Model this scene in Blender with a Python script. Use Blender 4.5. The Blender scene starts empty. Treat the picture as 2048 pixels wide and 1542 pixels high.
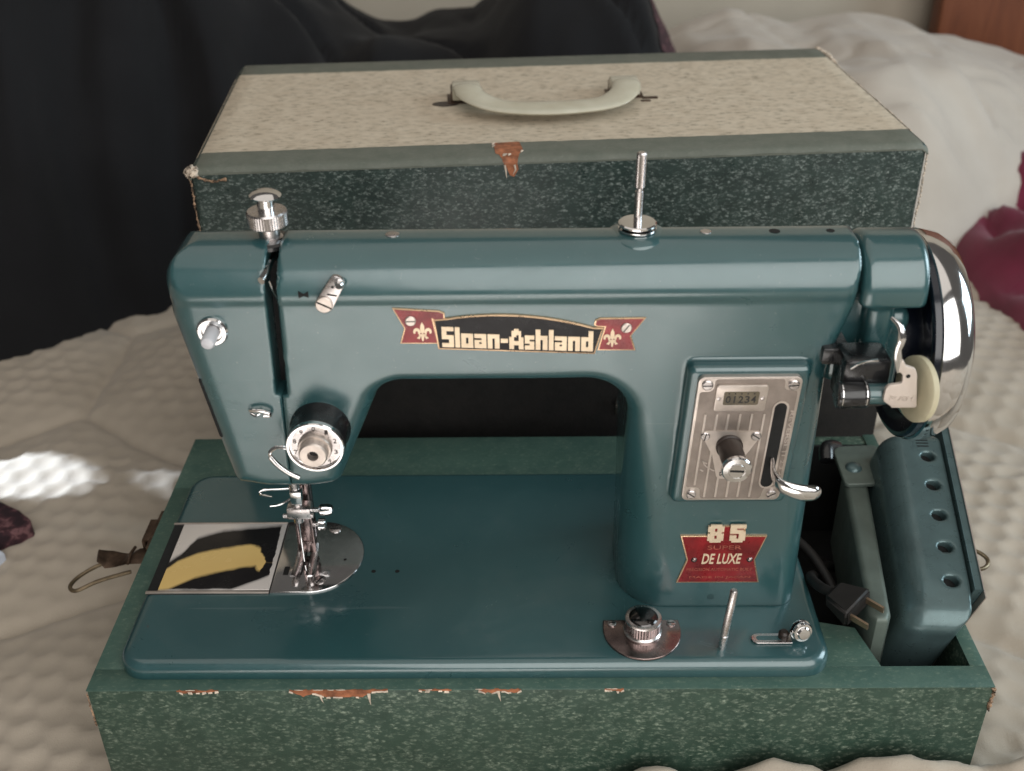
import bpy, bmesh, math, random
import numpy as np
from mathutils import Vector, Matrix
random.seed(7)
S = 0.01                      # everything below is laid out in centimetres
scene = bpy.context.scene
COL = scene.collection
R = math.radians
PI = math.pi

# ------------------------------------------------------------------ camera
cam_d = bpy.data.cameras.new('camera'); cam = bpy.data.objects.new('camera', cam_d); COL.objects.link(cam)
yaw, pitch, roll, fpx = 0.01269, 0.55369, -0.01393, 2221.97
cy, sy, cp, sp = math.cos(yaw), math.sin(yaw), math.cos(pitch), math.sin(pitch)
fw = Vector((-sy*cp, cy*cp, -sp)); rt = Vector((cy, sy, 0)); up = rt.cross(fw)
rx = rt*math.cos(roll) + up*math.sin(roll); ux = -rt*math.sin(roll) + up*math.cos(roll)
mw = Matrix((rx, ux, -fw)).transposed().to_4x4()
mw.translation = Vector((22.861, -40.628, 51.568))*S
cam.matrix_world = mw
cam_d.sensor_width = 36; cam_d.lens = 36*fpx/2048
cam_d.clip_start = 0.01; cam_d.clip_end = 50
cam_d.dof.use_dof = True; cam_d.dof.focus_distance = 0.60; cam_d.dof.aperture_fstop = 9.0
scene.camera = cam

# ------------------------------------------------------------------ light
world = bpy.data.worlds.new('World'); scene.world = world; world.use_nodes = True
bg = world.node_tree.nodes['Background']
bg.inputs[0].default_value = (0.95, 0.90, 0.84, 1); bg.inputs[1].default_value = 0.10

def area_lamp(name, loc, aim, sx, sz, power, col):
    d = bpy.data.lights.new(name, 'AREA'); d.shape = 'RECTANGLE'; d.size = sx*S; d.size_y = sz*S
    d.energy = power; d.color = col
    o = bpy.data.objects.new(name, d); COL.objects.link(o); o.location = Vector(loc)*S
    o.rotation_euler = (Vector(aim)-Vector(loc)).to_track_quat('-Z', 'Y').to_euler()
    return o
def spot_lamp(name, loc, aim, deg, power, col, blend=0.15, size=0.6):
    d = bpy.data.lights.new(name, 'SPOT'); d.energy = power; d.color = col; d.spot_size = R(deg); d.spot_blend = blend
    d.shadow_soft_size = size*S
    o = bpy.data.objects.new(name, d); COL.objects.link(o); o.location = Vector(loc)*S
    o.rotation_euler = (Vector(aim)-Vector(loc)).to_track_quat('-Z', 'Y').to_euler()
    return o
area_lamp('window_light', (85, -150, 120), (22, 8, 16), 230, 200, 42.0, (1.0, 0.985, 0.95))
area_lamp('side_window', (190, 25, 75), (25, 15, 12), 80, 90, 16.0, (0.74, 0.91, 1.0))
area_lamp('ceiling_bounce', (10, 20, 210), (20, 25, 0), 220, 220, 10.0, (1.0, 0.93, 0.85))
spot_lamp('sunbeam_front', (70, -230, 190), (18, -58, 0), 13.0, 3000, (.80, .87, 1.0), .4, 4)
spot_lamp('sunbeam_sliver', (-190, 70, 95), (-5.6, 30.2, .3), .20, 420, (.72, .84, 1.0))
spot_lamp('sunbeam', (-190, 70, 95), (-18.6, 31.0, .3), 1.75, 700, (.72, .84, 1.0))

scene.view_settings.view_transform = 'Standard'; scene.view_settings.look = 'None'
scene.view_settings.exposure = 0; scene.view_settings.gamma = 1
scene.render.engine = 'CYCLES'
scene.cycles.use_denoising = True
scene.cycles.max_bounces = 6
scene.cycles.caustics_reflective = False; scene.cycles.caustics_refractive = False
scene.cycles.use_adaptive_sampling = True; scene.cycles.adaptive_threshold = .015

# ------------------------------------------------------------------ materials
class NT:
    def __init__(s, name):
        s.m = bpy.data.materials.new(name); s.m.use_nodes = True; s.t = s.m.node_tree
        s.b = s.t.nodes['Principled BSDF']; s.n = s.t.nodes; s.l = s.t.links
        s.co = s.n.new('ShaderNodeTexCoord').outputs['Object']
    def inp(s, k, v):
        if k in s.b.inputs: s.b.inputs[k].default_value = v
    def link(s, a, k): s.l.new(a, s.b.inputs[k])
    def mapping(s, scale=(1, 1, 1), rot=(0, 0, 0)):
        n = s.n.new('ShaderNodeMapping'); n.inputs['Scale'].default_value = scale; n.inputs['Rotation'].default_value = rot
        s.l.new(s.co, n.inputs[0]); return n.outputs[0]
    def noise(s, scale, detail=3, rough=.55, vec=None, dist=0):
        n = s.n.new('ShaderNodeTexNoise'); n.inputs['Scale'].default_value = scale; n.inputs['Detail'].default_value = detail
        n.inputs['Roughness'].default_value = rough; n.inputs['Distortion'].default_value = dist
        s.l.new(vec or s.co, n.inputs['Vector']); return n.outputs[0]
    def voro(s, scale, vec=None, feat='F1'):
        n = s.n.new('ShaderNodeTexVoronoi'); n.feature = feat; n.inputs['Scale'].default_value = scale
        s.l.new(vec or s.co, n.inputs['Vector']); return n.outputs['Distance']
    def ramp(s, v, stops):
        n = s.n.new('ShaderNodeValToRGB'); e = n.color_ramp.elements
        while len(e) < len(stops): e.new(0.5)
        for i, (p, c) in enumerate(stops):
            e[i].position = p; e[i].color = (c, c, c, 1) if isinstance(c, (int, float)) else (*c, 1)
        s.l.new(v, n.inputs[0]); return n.outputs[0]
    def mix(s, f, a, b, mode='MIX'):
        n = s.n.new('ShaderNodeMix'); n.data_type = 'RGBA'; n.blend_type = mode
        for k, v in ((0, f), (6, a), (7, b)):
            if isinstance(v, (int, float)): n.inputs[k].default_value = v
            elif isinstance(v, tuple): n.inputs[k].default_value = (*v, 1)
            else: s.l.new(v, n.inputs[k])
        return n.outputs[2]
    def math(s, op, a, b=0.0):
        n = s.n.new('ShaderNodeMath'); n.operation = op
        for k, v in ((0, a), (1, b)):
            if isinstance(v, (int, float)): n.inputs[k].default_value = v
            else: s.l.new(v, n.inputs[k])
        return n.outputs[0]
    def bump(s, h, strength=.3, dist=.001):
        n = s.n.new('ShaderNodeBump'); n.inputs['Strength'].default_value = strength; n.inputs['Distance'].default_value = dist
        s.l.new(h, n.inputs['Height']); s.l.new(n.outputs[0], s.b.inputs['Normal'])
    def sep(s):
        n = s.n.new('ShaderNodeSeparateXYZ'); s.l.new(s.co, n.inputs[0]); return n.outputs

def plain(name, col, rough=.4, metal=0., var=.12, vscale=60, coat=0., bump=0., bscale=300, rvar=.1, **kw):
    t = NT(name)
    nz = t.noise(vscale, 4)
    d = tuple(max(0, c*(1-var*1.6)) for c in col); u = tuple(min(1, c*(1+var)) for c in col)
    t.link(t.ramp(nz, [(.3, d), (.7, u)]), 'Base Color')
    r2 = t.noise(vscale*2.3+11, 5, .65)
    t.link(t.ramp(r2, [(.25, max(0.02, rough-rvar)), (.75, min(1, rough+rvar))]), 'Roughness')
    t.inp('Metallic', metal); t.inp('Coat Weight', coat); t.inp('Coat Roughness', .08)
    if bump: t.bump(t.noise(bscale, 3), bump, .0006)
    for k, v in kw.items(): t.inp(k.replace('_', ' '), v)
    return t.m

def paint_teal():
    t = NT('teal enamel paint')
    c = t.ramp(t.noise(9, 4, .6), [(.3, (.021, .074, .082)), (.7, (.030, .094, .100))])
    c = t.mix(t.math('MULTIPLY', t.ramp(t.noise(30, 5, .7), [(.55, 0), (.75, 1)]), .16), c, (.10, .14, .15))      # hazy grime film
    spk = t.ramp(t.noise(430, 2), [(.70, 0), (.77, 1)])
    c = t.mix(t.math('MULTIPLY', spk, .16), c, (.30, .32, .32))                                                     # dust
    chip = t.math('MULTIPLY', t.ramp(t.noise(95, 3, .6), [(.745, 0), (.76, 1)]), t.ramp(t.noise(13, 2), [(.5, 0), (.56, 1)]))
    c = t.mix(t.math('MULTIPLY', chip, .8), c, (.05, .05, .05))
    sc = t.ramp(t.noise(60, 2, .5, t.mapping((.12, 2.5, 9), (.2, .5, .3))), [(.72, 0), (.75, 1)])
    c = t.mix(t.math('MULTIPLY', sc, .10), c, (.3, .35, .36))
    t.link(c, 'Base Color')
    sm = t.noise(16, 6, .72, dist=.8)
    t.link(t.ramp(sm, [(.35, .26), (.5, .34), (.68, .46)]), 'Roughness')
    t.link(t.ramp(t.noise(19, 6, .7, dist=.6), [(.38, .10), (.55, .18), (.7, .32)]), 'Coat Roughness')
    t.inp('Coat Weight', 1.0); t.inp('Coat IOR', 1.65); t.inp('Metallic', .15); t.inp('Specular IOR Level', .55)
    t.bump(t.math('SUBTRACT', t.noise(150, 2), t.math('MULTIPLY', chip, .6)), .06, .0005)
    return t.m

def flecked(name, dark, mid, light, amount=.5, rot=.6, rough=.5, scale=210, dens=.55):
    """leatherette printed with short dashes: two layers of stretched cells, each cell with a dash of random strength"""
    t = NT(name)
    base = t.ramp(t.noise(70, 4, .65), [(.3, dark), (.7, mid)])
    big = t.ramp(t.noise(16, 3), [(.3, .65), (.7, 1.0)])
    def layer(sc, stretch, r):
        n = t.n.new('ShaderNodeTexVoronoi'); n.inputs['Scale'].default_value = sc
        v = t.mapping(stretch, r)
        wv = t.n.new('ShaderNodeVectorMath'); wv.operation = 'MULTIPLY_ADD'
        nn = t.n.new('ShaderNodeTexNoise'); nn.inputs['Scale'].default_value = sc*1.3; nn.inputs['Detail'].default_value = 4; t.l.new(v, nn.inputs['Vector'])
        t.l.new(nn.outputs['Color'], wv.inputs[0]); wv.inputs[1].default_value = (.0075, .0075, .0075); t.l.new(v, wv.inputs[2])
        t.l.new(wv.outputs[0], n.inputs['Vector'])
        sp = t.n.new('ShaderNodeSeparateColor'); t.l.new(n.outputs['Color'], sp.inputs[0])
        on = t.ramp(sp.outputs[0], [(1-dens-.02, 0), (1-dens+.05, .35), (1.0, 1.0)])
        return t.math('MULTIPLY', t.ramp(n.outputs['Distance'], [(.12, 1), (.30, .45), (.55, 0)]), on)
    f = t.math('MAXIMUM', layer(scale, (1, 1.9, 1.6), (rot, rot*.8, rot)), layer(scale*1.2, (1.0, 2.0, 1.9), (-rot*.7, .5, -rot*1.3)))
    f = t.math('MULTIPLY', f, t.ramp(t.noise(650, 3, .7), [(.38, .25), (.6, 1.0)]))
    f = t.math('MULTIPLY', t.math('MULTIPLY', f, big), amount*2)
    c = t.mix(f, base, light)
    scf = t.math('MULTIPLY', t.ramp(t.noise(22, 5, .7), [(.62, 0), (.75, 1)]), .25)
    c = t.mix(scf, c, tuple(min(1, q*1.6+.02) for q in mid))
    t.link(c, 'Base Color')
    t.link(t.ramp(t.noise(40, 4), [(.3, rough-.1), (.7, rough+.1)]), 'Roughness'); t.inp('Specular IOR Level', .4)
    t.bump(t.math('ADD', t.noise(800, 2), f), .3, .0005)
    return t.m

M = {}
M['teal'] = paint_teal()
M['case'] = flecked('green flecked leatherette', (.024, .050, .036), (.044, .080, .058), (.29, .35, .27), .5, .6, .42, 215, .7)
M['lidgreen'] = flecked('dark green flecked lid leatherette', (.016, .028, .025), (.030, .050, .044), (.33, .38, .35), .5, .6, .34, 255, .65)
M['rail_lit'] = flecked('grey green lit copy of case covering', (.045, .095, .078), (.070, .125, .100), (.24, .30, .22), .3, .6, .42, 260, .4)  # same covering as the case, colour lightened for its upward-facing lit side
M['band'] = flecked('grey green edge binding', (.105, .118, .095), (.14, .148, .122), (.20, .21, .18), .3, .3, .6, 260, .5)
M['cream'] = flecked('cream flecked leatherette', (.50, .42, .32), (.60, .52, .41), (.10, .085, .055), .5, .35, .6, 120, .8)
M['shadepanel'] = plain('dark brown painted shade', (.008, .0065, .0055), .8, 0, .35, 60, bump=.3, bscale=400)  # shade under the arm put into this sheet's colour
M['wood_raw'] = plain('torn raw board', (.36, .13, .06), .8, 0, .4, 150, bump=.6, bscale=500)
M['paper'] = plain('torn paper fray', (.62, .52, .42), .9, 0, .3, 200, bump=.5)
M['fray'] = plain('frayed brown edge', (.30, .19, .12), .9, 0, .6, 240, bump=.6)
M['chrome'] = plain('chrome', (.80, .79, .79), .10, 1., .05, 40, rvar=.05)
M['nickel'] = plain('worn nickel', (.62, .58, .57), .28, 1., .15, 80, rvar=.10)
M['alu'] = plain('brushed panel metal', (.30, .255, .225), .45, .75, .12, 120, rvar=.1, bump=.1)
M['alu_light'] = plain('bright raised metal', (.60, .53, .48), .38, .8, .1, 120)
M['brownmetal'] = plain('tarnished plate', (.30, .23, .22), .22, 1., .25, 50)
M['black'] = plain('black enamel', (.008, .008, .009), .3, 0, .2, 50, coat=.4)
M['dark'] = plain('dark recess', (.004, .004, .004), .8, 0, .2, 40)
M['gunmetal'] = plain('dark polished cap', (.10, .095, .095), .16, 1., .2, 50)
M['plug'] = plain('worn black plug rubber', (.010, .008, .007), .6, 0, .3, 80)
M['blackbrown'] = plain('dark bakelite', (.028, .018, .014), .42, 0, .35, 60)
M['navy'] = plain('navy black wheel paint', (.006, .009, .018), .22, 0, .2, 30, coat=.5)
M['gold'] = plain('gilt metal', (.72, .50, .32), .3, .9, .1, 90)
M['goldtext'] = plain('cream gilt lettering', (.80, .64, .46), .45, .35, .06, 90)
M['faint'] = plain('worn gilt lettering', (.42, .12, .08), .5, .3, .3, 200)
M['red'] = plain('red enamel', (.23, .008, .012), .3, .1, .35, 70, coat=.15)
M['blackenamel'] = plain('black badge enamel', (.005, .004, .005), .3, 0, .2, 50, coat=.0, Specular_IOR_Level=.25)
M['push'] = plain('cream lever metal', (.60, .52, .46), .42, .3, .06, 60)
M['tyre'] = plain('yellowed rubber', (.50, .45, .31), .55, 0, .12, 40)
M['whiteplastic'] = plain('white button', (.55, .55, .58), .35, 0, .08, 60)
M['windowyellow'] = plain('counter window', (.105, .085, .055), .35, 0, .3, 100)
M['pedal'] = plain('grey green hammered metal', (.095, .150, .155), .32, .4, .10, 70, coat=.25, bump=.12, bscale=500)
M['pedalbar'] = plain('dull green bar paint', (.12, .15, .13), .45, .2, .12, 60, bump=.1)
M['latch'] = plain('rusty brass latch', (.10, .065, .045), .45, .7, .4, 120, bump=.3)
M['latch_bright'] = plain('brass ring', (.22, .17, .11), .38, .85, .3, 120)
M['prong'] = plain('brass prong', (.45, .32, .22), .35, .9, .15, 100)

def handle_mat():
    t = NT('translucent cream plastic')
    t.link(t.ramp(t.noise(50, 3), [(.3, (.70, .65, .50)), (.7, (.82, .78, .63))]), 'Base Color')
    t.inp('Roughness', .22); t.inp('Transmission Weight', .35); t.inp('IOR', 1.46); t.inp('Coat Weight', .3)
    t.inp('Subsurface Weight', .0); t.inp('Subsurface Radius', (.01, .009, .005)); t.inp('Subsurface Scale', .5)
    return t.m
M['handle'] = handle_mat()

def fabric(name, col, dark, scale=900, bump=.4, vscale=12, sheen=.2, rough=.9):
    t = NT(name)
    c = t.ramp(t.noise(vscale, 4), [(.3, dark), (.7, col)])
    w = t.noise(scale, 2)
    t.link(t.mix(t.math('MULTIPLY', t.ramp(w, [(.35, 0), (.7, 1)]), .25), c, dark), 'Base Color')
    t.inp('Roughness', rough); t.inp('Sheen Weight', sheen); t.inp('Specular IOR Level', .2)
    t.bump(w, bump, .0006)
    return t.m
M['mattress'] = fabric('quilted mattress knit', (.46, .40, .33), (.39, .335, .27), 1400, .5)
M['blackcloth'] = fabric('black cotton', (.0115, .0115, .013), (.008, .008, .009), 1600, .3, sheen=.05)
M['white'] = fabric('white cotton sheet', (.47, .42, .365), (.41, .36, .31), 1500, .2)
M['bluewhite'] = fabric('pale blue white sheet', (.60, .64, .72), (.5, .54, .62), 1500, .2)
def maroon():
    t = NT('maroon cotton')
    t.link(t.ramp(t.noise(20, 4), [(.3, (.10, .004, .020)), (.7, (.155, .007, .034))]), 'Base Color')
    t.inp('Roughness', .85); t.inp('Sheen Weight', .15); t.bump(t.noise(1500, 2), .3, .0005); return t.m
M['maroon'] = maroon()
def patterned():
    t = NT('dark patterned fabric')
    v = t.voro(120); n = t.noise(180, 3, .6, None, 1.2)
    t.link(t.ramp(t.math('MULTIPLY', v, n), [(.16, (.018, .006, .010)), (.30, (.055, .018, .024)), (.40, (.16, .075, .08))]), 'Base Color')
    t.inp('Roughness', .9); t.bump(n, .3, .0006); return t.m
M['patterned'] = patterned()
def woodm():
    t = NT('reddish brown wood')
    v = t.mapping((4, 4, .5)); n = t.noise(9, 6, .6, v, 1.5)
    t.link(t.ramp(n, [(.3, (.11, .028, .010)), (.55, (.17, .048, .017)), (.75, (.20, .065, .026))]), 'Base Color')
    t.inp('Roughness', .5); t.bump(n, .1, .001); return t.m
M['wood'] = woodm()
M['wall'] = plain('beige painted wall', (.48, .42, .34), .85, 0, .05, 6, bump=.15, bscale=120)

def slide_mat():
    # polished slide plate with a painted reflection: long yellow band edged in black
    t = NT('slide plate chrome with painted reflection')
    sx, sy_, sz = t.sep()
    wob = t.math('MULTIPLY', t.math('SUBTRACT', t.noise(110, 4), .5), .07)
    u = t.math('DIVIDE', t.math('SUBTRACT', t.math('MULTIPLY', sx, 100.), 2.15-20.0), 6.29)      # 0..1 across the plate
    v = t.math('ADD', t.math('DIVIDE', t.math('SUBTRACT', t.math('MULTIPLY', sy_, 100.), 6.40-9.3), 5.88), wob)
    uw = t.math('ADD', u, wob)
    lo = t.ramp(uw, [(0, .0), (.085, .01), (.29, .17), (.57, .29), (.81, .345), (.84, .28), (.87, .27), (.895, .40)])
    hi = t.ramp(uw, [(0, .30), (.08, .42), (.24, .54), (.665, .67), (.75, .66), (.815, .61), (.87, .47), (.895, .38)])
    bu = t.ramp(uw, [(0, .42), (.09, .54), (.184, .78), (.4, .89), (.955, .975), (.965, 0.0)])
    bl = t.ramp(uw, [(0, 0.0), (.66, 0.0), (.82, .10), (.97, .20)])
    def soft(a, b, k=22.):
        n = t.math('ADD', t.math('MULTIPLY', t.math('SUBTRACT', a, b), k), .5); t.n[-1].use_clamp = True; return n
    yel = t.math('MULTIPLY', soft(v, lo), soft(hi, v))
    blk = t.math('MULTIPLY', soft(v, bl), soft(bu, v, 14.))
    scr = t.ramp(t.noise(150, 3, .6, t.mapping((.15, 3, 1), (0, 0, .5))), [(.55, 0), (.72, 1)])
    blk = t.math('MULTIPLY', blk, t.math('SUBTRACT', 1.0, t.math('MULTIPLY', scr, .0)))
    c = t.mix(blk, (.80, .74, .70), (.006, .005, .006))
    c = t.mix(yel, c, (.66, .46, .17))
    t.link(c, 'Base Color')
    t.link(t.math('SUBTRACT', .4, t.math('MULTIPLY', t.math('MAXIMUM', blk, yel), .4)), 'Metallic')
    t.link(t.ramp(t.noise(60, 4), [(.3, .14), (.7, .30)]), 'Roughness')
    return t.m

# ------------------------------------------------------------------ object helpers
ORG = {}
def setp(o, label=None, cat=None, group=None, kind=None):
    for k, v in (('label', label), ('category', cat), ('group', group), ('kind', kind)):
        if v: o[k] = v
    return o
def thing(name, loc, label, cat, group=None, rz=0.):
    o = bpy.data.objects.new(name, None); COL.objects.link(o); o.empty_display_size = .02
    o.location = Vector(loc)*S; o.rotation_euler = (0, 0, rz); ORG[o.name] = Vector((0, 0, 0)) if rz else Vector(loc)
    return setp(o, label, cat, group)
def link(name, me, mat, parent=None, ang=35):
    if isinstance(mat, str): mat = M[mat]
    me.materials.clear(); me.materials.append(mat)
    for p in me.polygons: p.use_smooth = True
    if ang is not None: me.set_sharp_from_angle(angle=R(ang))
    o = bpy.data.objects.new(name, me); COL.objects.link(o)
    if parent:
        o.parent = parent; ORG[o.name] = ORG[parent.name]
    else: ORG[o.name] = Vector((0, 0, 0))
    return o
class B:
    """collects shapes (in cm) for one part"""
    def __init__(s): s.bm = bmesh.new()
    def raw(s, V, F):
        vs = [s.bm.verts.new(v) for v in V]
        for f in F:
            try: s.bm.faces.new([vs[i] for i in f])
            except ValueError: pass
        return s
    def box(s, x0, x1, y0, y1, z0, z1, bev=0., seg=2):
        b = bmesh.new(); bmesh.ops.create_cube(b, size=1)
        for v in b.verts: v.co = Vector(((x0+x1)/2+v.co.x*(x1-x0), (y0+y1)/2+v.co.y*(y1-y0), (z0+z1)/2+v.co.z*(z1-z0)))
        if bev: bmesh.ops.bevel(b, geom=list(b.edges), offset=bev, segments=seg, profile=.5, affect='EDGES')
        return s.join(b)
    def join(s, b, mat=None):
        b.verts.index_update(); V = [v.co.copy() for v in b.verts]
        if mat is not None: V = [mat @ v for v in V]
        s.raw(V, [[v.index for v in f.verts] for f in b.faces]); b.free(); return s
    def lathe(s, o, d, prof, n=32, knurl=None):
        """prof: (t along axis, radius); knurl=(i0,i1,depth) alternates radius for profile rows"""
        o = Vector(o); d = Vector(d).normalized(); a = d.orthogonal().normalized(); c = d.cross(a)
        V = []; F = []
        for i, (t, r) in enumerate(prof):
            for k in range(n):
                th = 2*PI*k/n; rr = r
                if knurl and knurl[0] <= i <= knurl[1] and k % 2: rr = r-knurl[2]
                V.append(o+d*t+(a*math.cos(th)+c*math.sin(th))*rr)
        for i in range(len(prof)-1):
            for k in range(n): F.append((i*n+k, i*n+(k+1) % n, (i+1)*n+(k+1) % n, (i+1)*n+k))
        F.append(tuple(range(n-1, -1, -1))); F.append(tuple((len(prof)-1)*n+k for k in range(n)))
        return s.raw(V, F)
    def cyl(s, p0, p1, r0, r1=None, n=24, bev=0.):
        p0 = Vector(p0); p1 = Vector(p1); L = (p1-p0).length; r1 = r0 if r1 is None else r1
        if bev: pr = [(0, r0-bev), (bev*.3, r0-bev*.3), (bev, r0), (L-bev, r1), (L-bev*.3, r1-bev*.3), (L, r1-bev)]
        else: pr = [(0, r0), (L, r1)]
        return s.lathe(p0, p1-p0, pr, n)
    def sweep(s, path, ra, rb=None, upv=(0, 0, 1), n=12, caps=True, closed=False):
        """tube along a smooth path; ra sideways radius, rb radius along upv"""
        P = [Vector(p) for p in path]; N = len(P)
        ra = ra if isinstance(ra, (list, tuple)) else [ra]*N
        rb = ra if rb is None else (rb if isinstance(rb, (list, tuple)) else [rb]*N)
        V = []; F = []
        for i in range(N):
            if closed: t = P[(i+1) % N]-P[i-1]
            else: t = P[min(i+1, N-1)]-P[max(i-1, 0)]
            t.normalize(); u = Vector(upv); u = (u-t*u.dot(t))
            if u.length < 1e-4: u = t.orthogonal()
            u.normalize(); w = t.cross(u)
            for k in range(n):
                th = 2*PI*k/n; V.append(P[i]+w*math.cos(th)*ra[i]+u*math.sin(th)*rb[i])
        for i in range(N if closed else N-1):
            j = (i+1) % N
            for k in range(n): F.append((i*n+k, i*n+(k+1) % n, j*n+(k+1) % n, j*n+k))
        if caps and not closed: F.append(tuple(range(n-1, -1, -1))); F.append(tuple((N-1)*n+k for k in range(n)))
        return s.raw(V, F)
    def prism(s, poly, y0, y1, bev=0.):
        """polygon in X,Z (seen from the front) extruded from y0 (front) to y1 (back)"""
        n = len(poly); cx = sum(p[0] for p in poly)/n; cz = sum(p[1] for p in poly)/n
        b = bmesh.new(); f = [b.verts.new((p[0], y0, p[1])) for p in poly]; g = [b.verts.new((p[0], y1, p[1])) for p in poly]
        ff = b.faces.new(f); b.faces.new(g[::-1])
        for i in range(n): b.faces.new((f[i], g[i], g[(i+1) % n], f[(i+1) % n]))
        bmesh.ops.recalc_face_normals(b, faces=b.faces[:])
        if bev: bmesh.ops.bevel(b, geom=list(ff.edges), offset=bev, segments=2, profile=.5, affect='EDGES', clamp_overlap=True)
        return s.join(b)
    def slab(s, poly, z0, z1, bev=0.):
        """polygon in X,Y extruded up from z0 to z1"""
        n = len(poly); b = bmesh.new(); f = [b.verts.new((p[0], p[1], z1)) for p in poly]; g = [b.verts.new((p[0], p[1], z0)) for p in poly]
        ff = b.faces.new(f); b.faces.new(g[::-1])
        for i in range(n): b.faces.new((f[i], g[i], g[(i+1) % n], f[(i+1) % n]))
        bmesh.ops.recalc_face_normals(b, faces=b.faces[:])
        if bev: bmesh.ops.bevel(b, geom=list(ff.edges), offset=bev, segments=3, profile=.5, affect='EDGES', clamp_overlap=True)
        return s.join(b)
    def warp(s, fn):
        for v in s.bm.verts: v.co = Vector(fn(v.co))
        return s
    def out(s, name, mat, parent=None, ang=35, label=None):
        bm = s.bm; bmesh.ops.recalc_face_normals(bm, faces=bm.faces[:])
        o0 = ORG[parent.name] if parent else Vector((0, 0, 0))
        for v in bm.verts: v.co = (v.co-o0)*S
        me = bpy.data.meshes.new(name); bm.to_mesh(me); bm.free()
        o = link(name, me, mat, parent, ang)
        if label: o['label'] = label
        return o

def fillet(pts, n=6):
    """pts (x,z,r) -> polygon with rounded corners"""
    out = []; N = len(pts)
    for i, (x, z, r) in enumerate(pts):
        p = Vector((x, z)); a = Vector(pts[i-1][:2])-p; b = Vector(pts[(i+1) % N][:2])-p
        if r <= 0: out.append((x, z)); continue
        ang = a.angle(b); d = min(r/math.tan(ang/2), a.length*.49, b.length*.49); rr = d*math.tan(ang/2)
        p0 = p+a.normalized()*d; p1 = p+b.normalized()*d
        c = p+(a.normalized()+b.normalized()).normalized()*math.hypot(d, rr)
        a0 = math.atan2(p0.y-c.y, p0.x-c.x); a1 = math.atan2(p1.y-c.y, p1.x-c.x); da = (a1-a0+PI) % (2*PI)-PI
        for k in range(n+1): out.append((c.x+rr*math.cos(a0+da*k/n), c.y+rr*math.sin(a0+da*k/n)))
    return out
def rrect(x0, x1, y0, y1, r, n=6): return fillet([(x0, y0, r), (x1, y0, r), (x1, y1, r), (x0, y1, r)], n)
def catmull(P, m=8, closed=False):
    P = [Vector(p) for p in P]; N = len(P); out = []
    for i in range(N if closed else N-1):
        g = (lambda j: P[j % N]) if closed else (lambda j: P[max(0, min(N-1, j))])
        a, b, c, d = g(i-1), g(i), g(i+1), g(i+2)
        for k in range(m):
            t = k/m; out.append(.5*((2*b)+(c-a)*t+(2*a-5*b+4*c-d)*t*t+(3*b-a-3*c+d)*t**3))
    if not closed: out.append(P[-1])
    return out
def lerp_list(vals, n):
    xs = np.linspace(0, len(vals)-1, n); return [float(v) for v in np.interp(xs, range(len(vals)), vals)]

def text_part(name, txt, mat, parent, x0, x1, z0, z1, y, depth=.03, bold=0., shear=0., rot=0., fit=True, tf=None):
    """raised lettering on a vertical face looking towards -Y, fitted to the box x0..x1, z0..z1"""
    cu = bpy.data.curves.new(name, 'FONT'); cu.body = txt; cu.size = 1; cu.extrude = .5; cu.offset = bold; cu.shear = shear; cu.resolution_u = 3
    ob = bpy.data.objects.new(name, cu); me = bpy.data.meshes.new_from_object(ob)
    bpy.data.objects.remove(ob); bpy.data.curves.remove(cu)
    co = np.array([v.co[:] for v in me.vertices]); mn, mx = co.min(0), co.max(0)
    o0 = ORG[parent.name]
    for v in me.vertices:
        a = (v.co.x-mn[0])/(mx[0]-mn[0]); b = (v.co.y-mn[1])/(mx[1]-mn[1]); c = (v.co.z-mn[2])/(mx[2]-mn[2])
        if rot: X = x0+(x1-x0)*b; Z = z1-(z1-z0)*a
        else: X = x0+(x1-x0)*a; Z = z0+(z1-z0)*b
        q = Vector((X, y-depth*c, Z))
        if tf: q = Vector(tf(q))
        v.co = (q-o0)*S
    me.name = name
    return link(name, me, mat, parent, 30)
def block_letters(rows, x0, z0, cw, ch, y, depth, skew=None):
    """letters from a cell pattern, extruded; returns a builder"""
    b = B(); nR = len(rows); nC = max(len(r) for r in rows)
    on = lambda r, c: 0 <= r < nR and 0 <= c < len(rows[r]) and rows[r][c] == '1'
    def P(c, r, d):
        x = x0+c*cw; z = z0+(nR-r)*ch
        if skew: x, z = skew(x, z)
        return (x, y-d, z)
    for r in range(nR):
        for c in range(nC):
            if not on(r, c): continue
            a = [P(c, r+1, depth), P(c+1, r+1, depth), P(c+1, r, depth), P(c, r, depth)]
            bk = [P(c, r+1, 0), P(c+1, r+1, 0), P(c+1, r, 0), P(c, r, 0)]
            V = a+bk; F = [(0, 1, 2, 3)]
            if not on(r+1, c): F.append((0, 4, 5, 1))
            if not on(r, c+1): F.append((1, 5, 6, 2))
            if not on(r-1, c): F.append((2, 6, 7, 3))
            if not on(r, c-1): F.append((3, 7, 4, 0))
            b.raw(V, F)
    bmesh.ops.remove_doubles(b.bm, verts=b.bm.verts[:], dist=1e-4)
    return b

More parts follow.
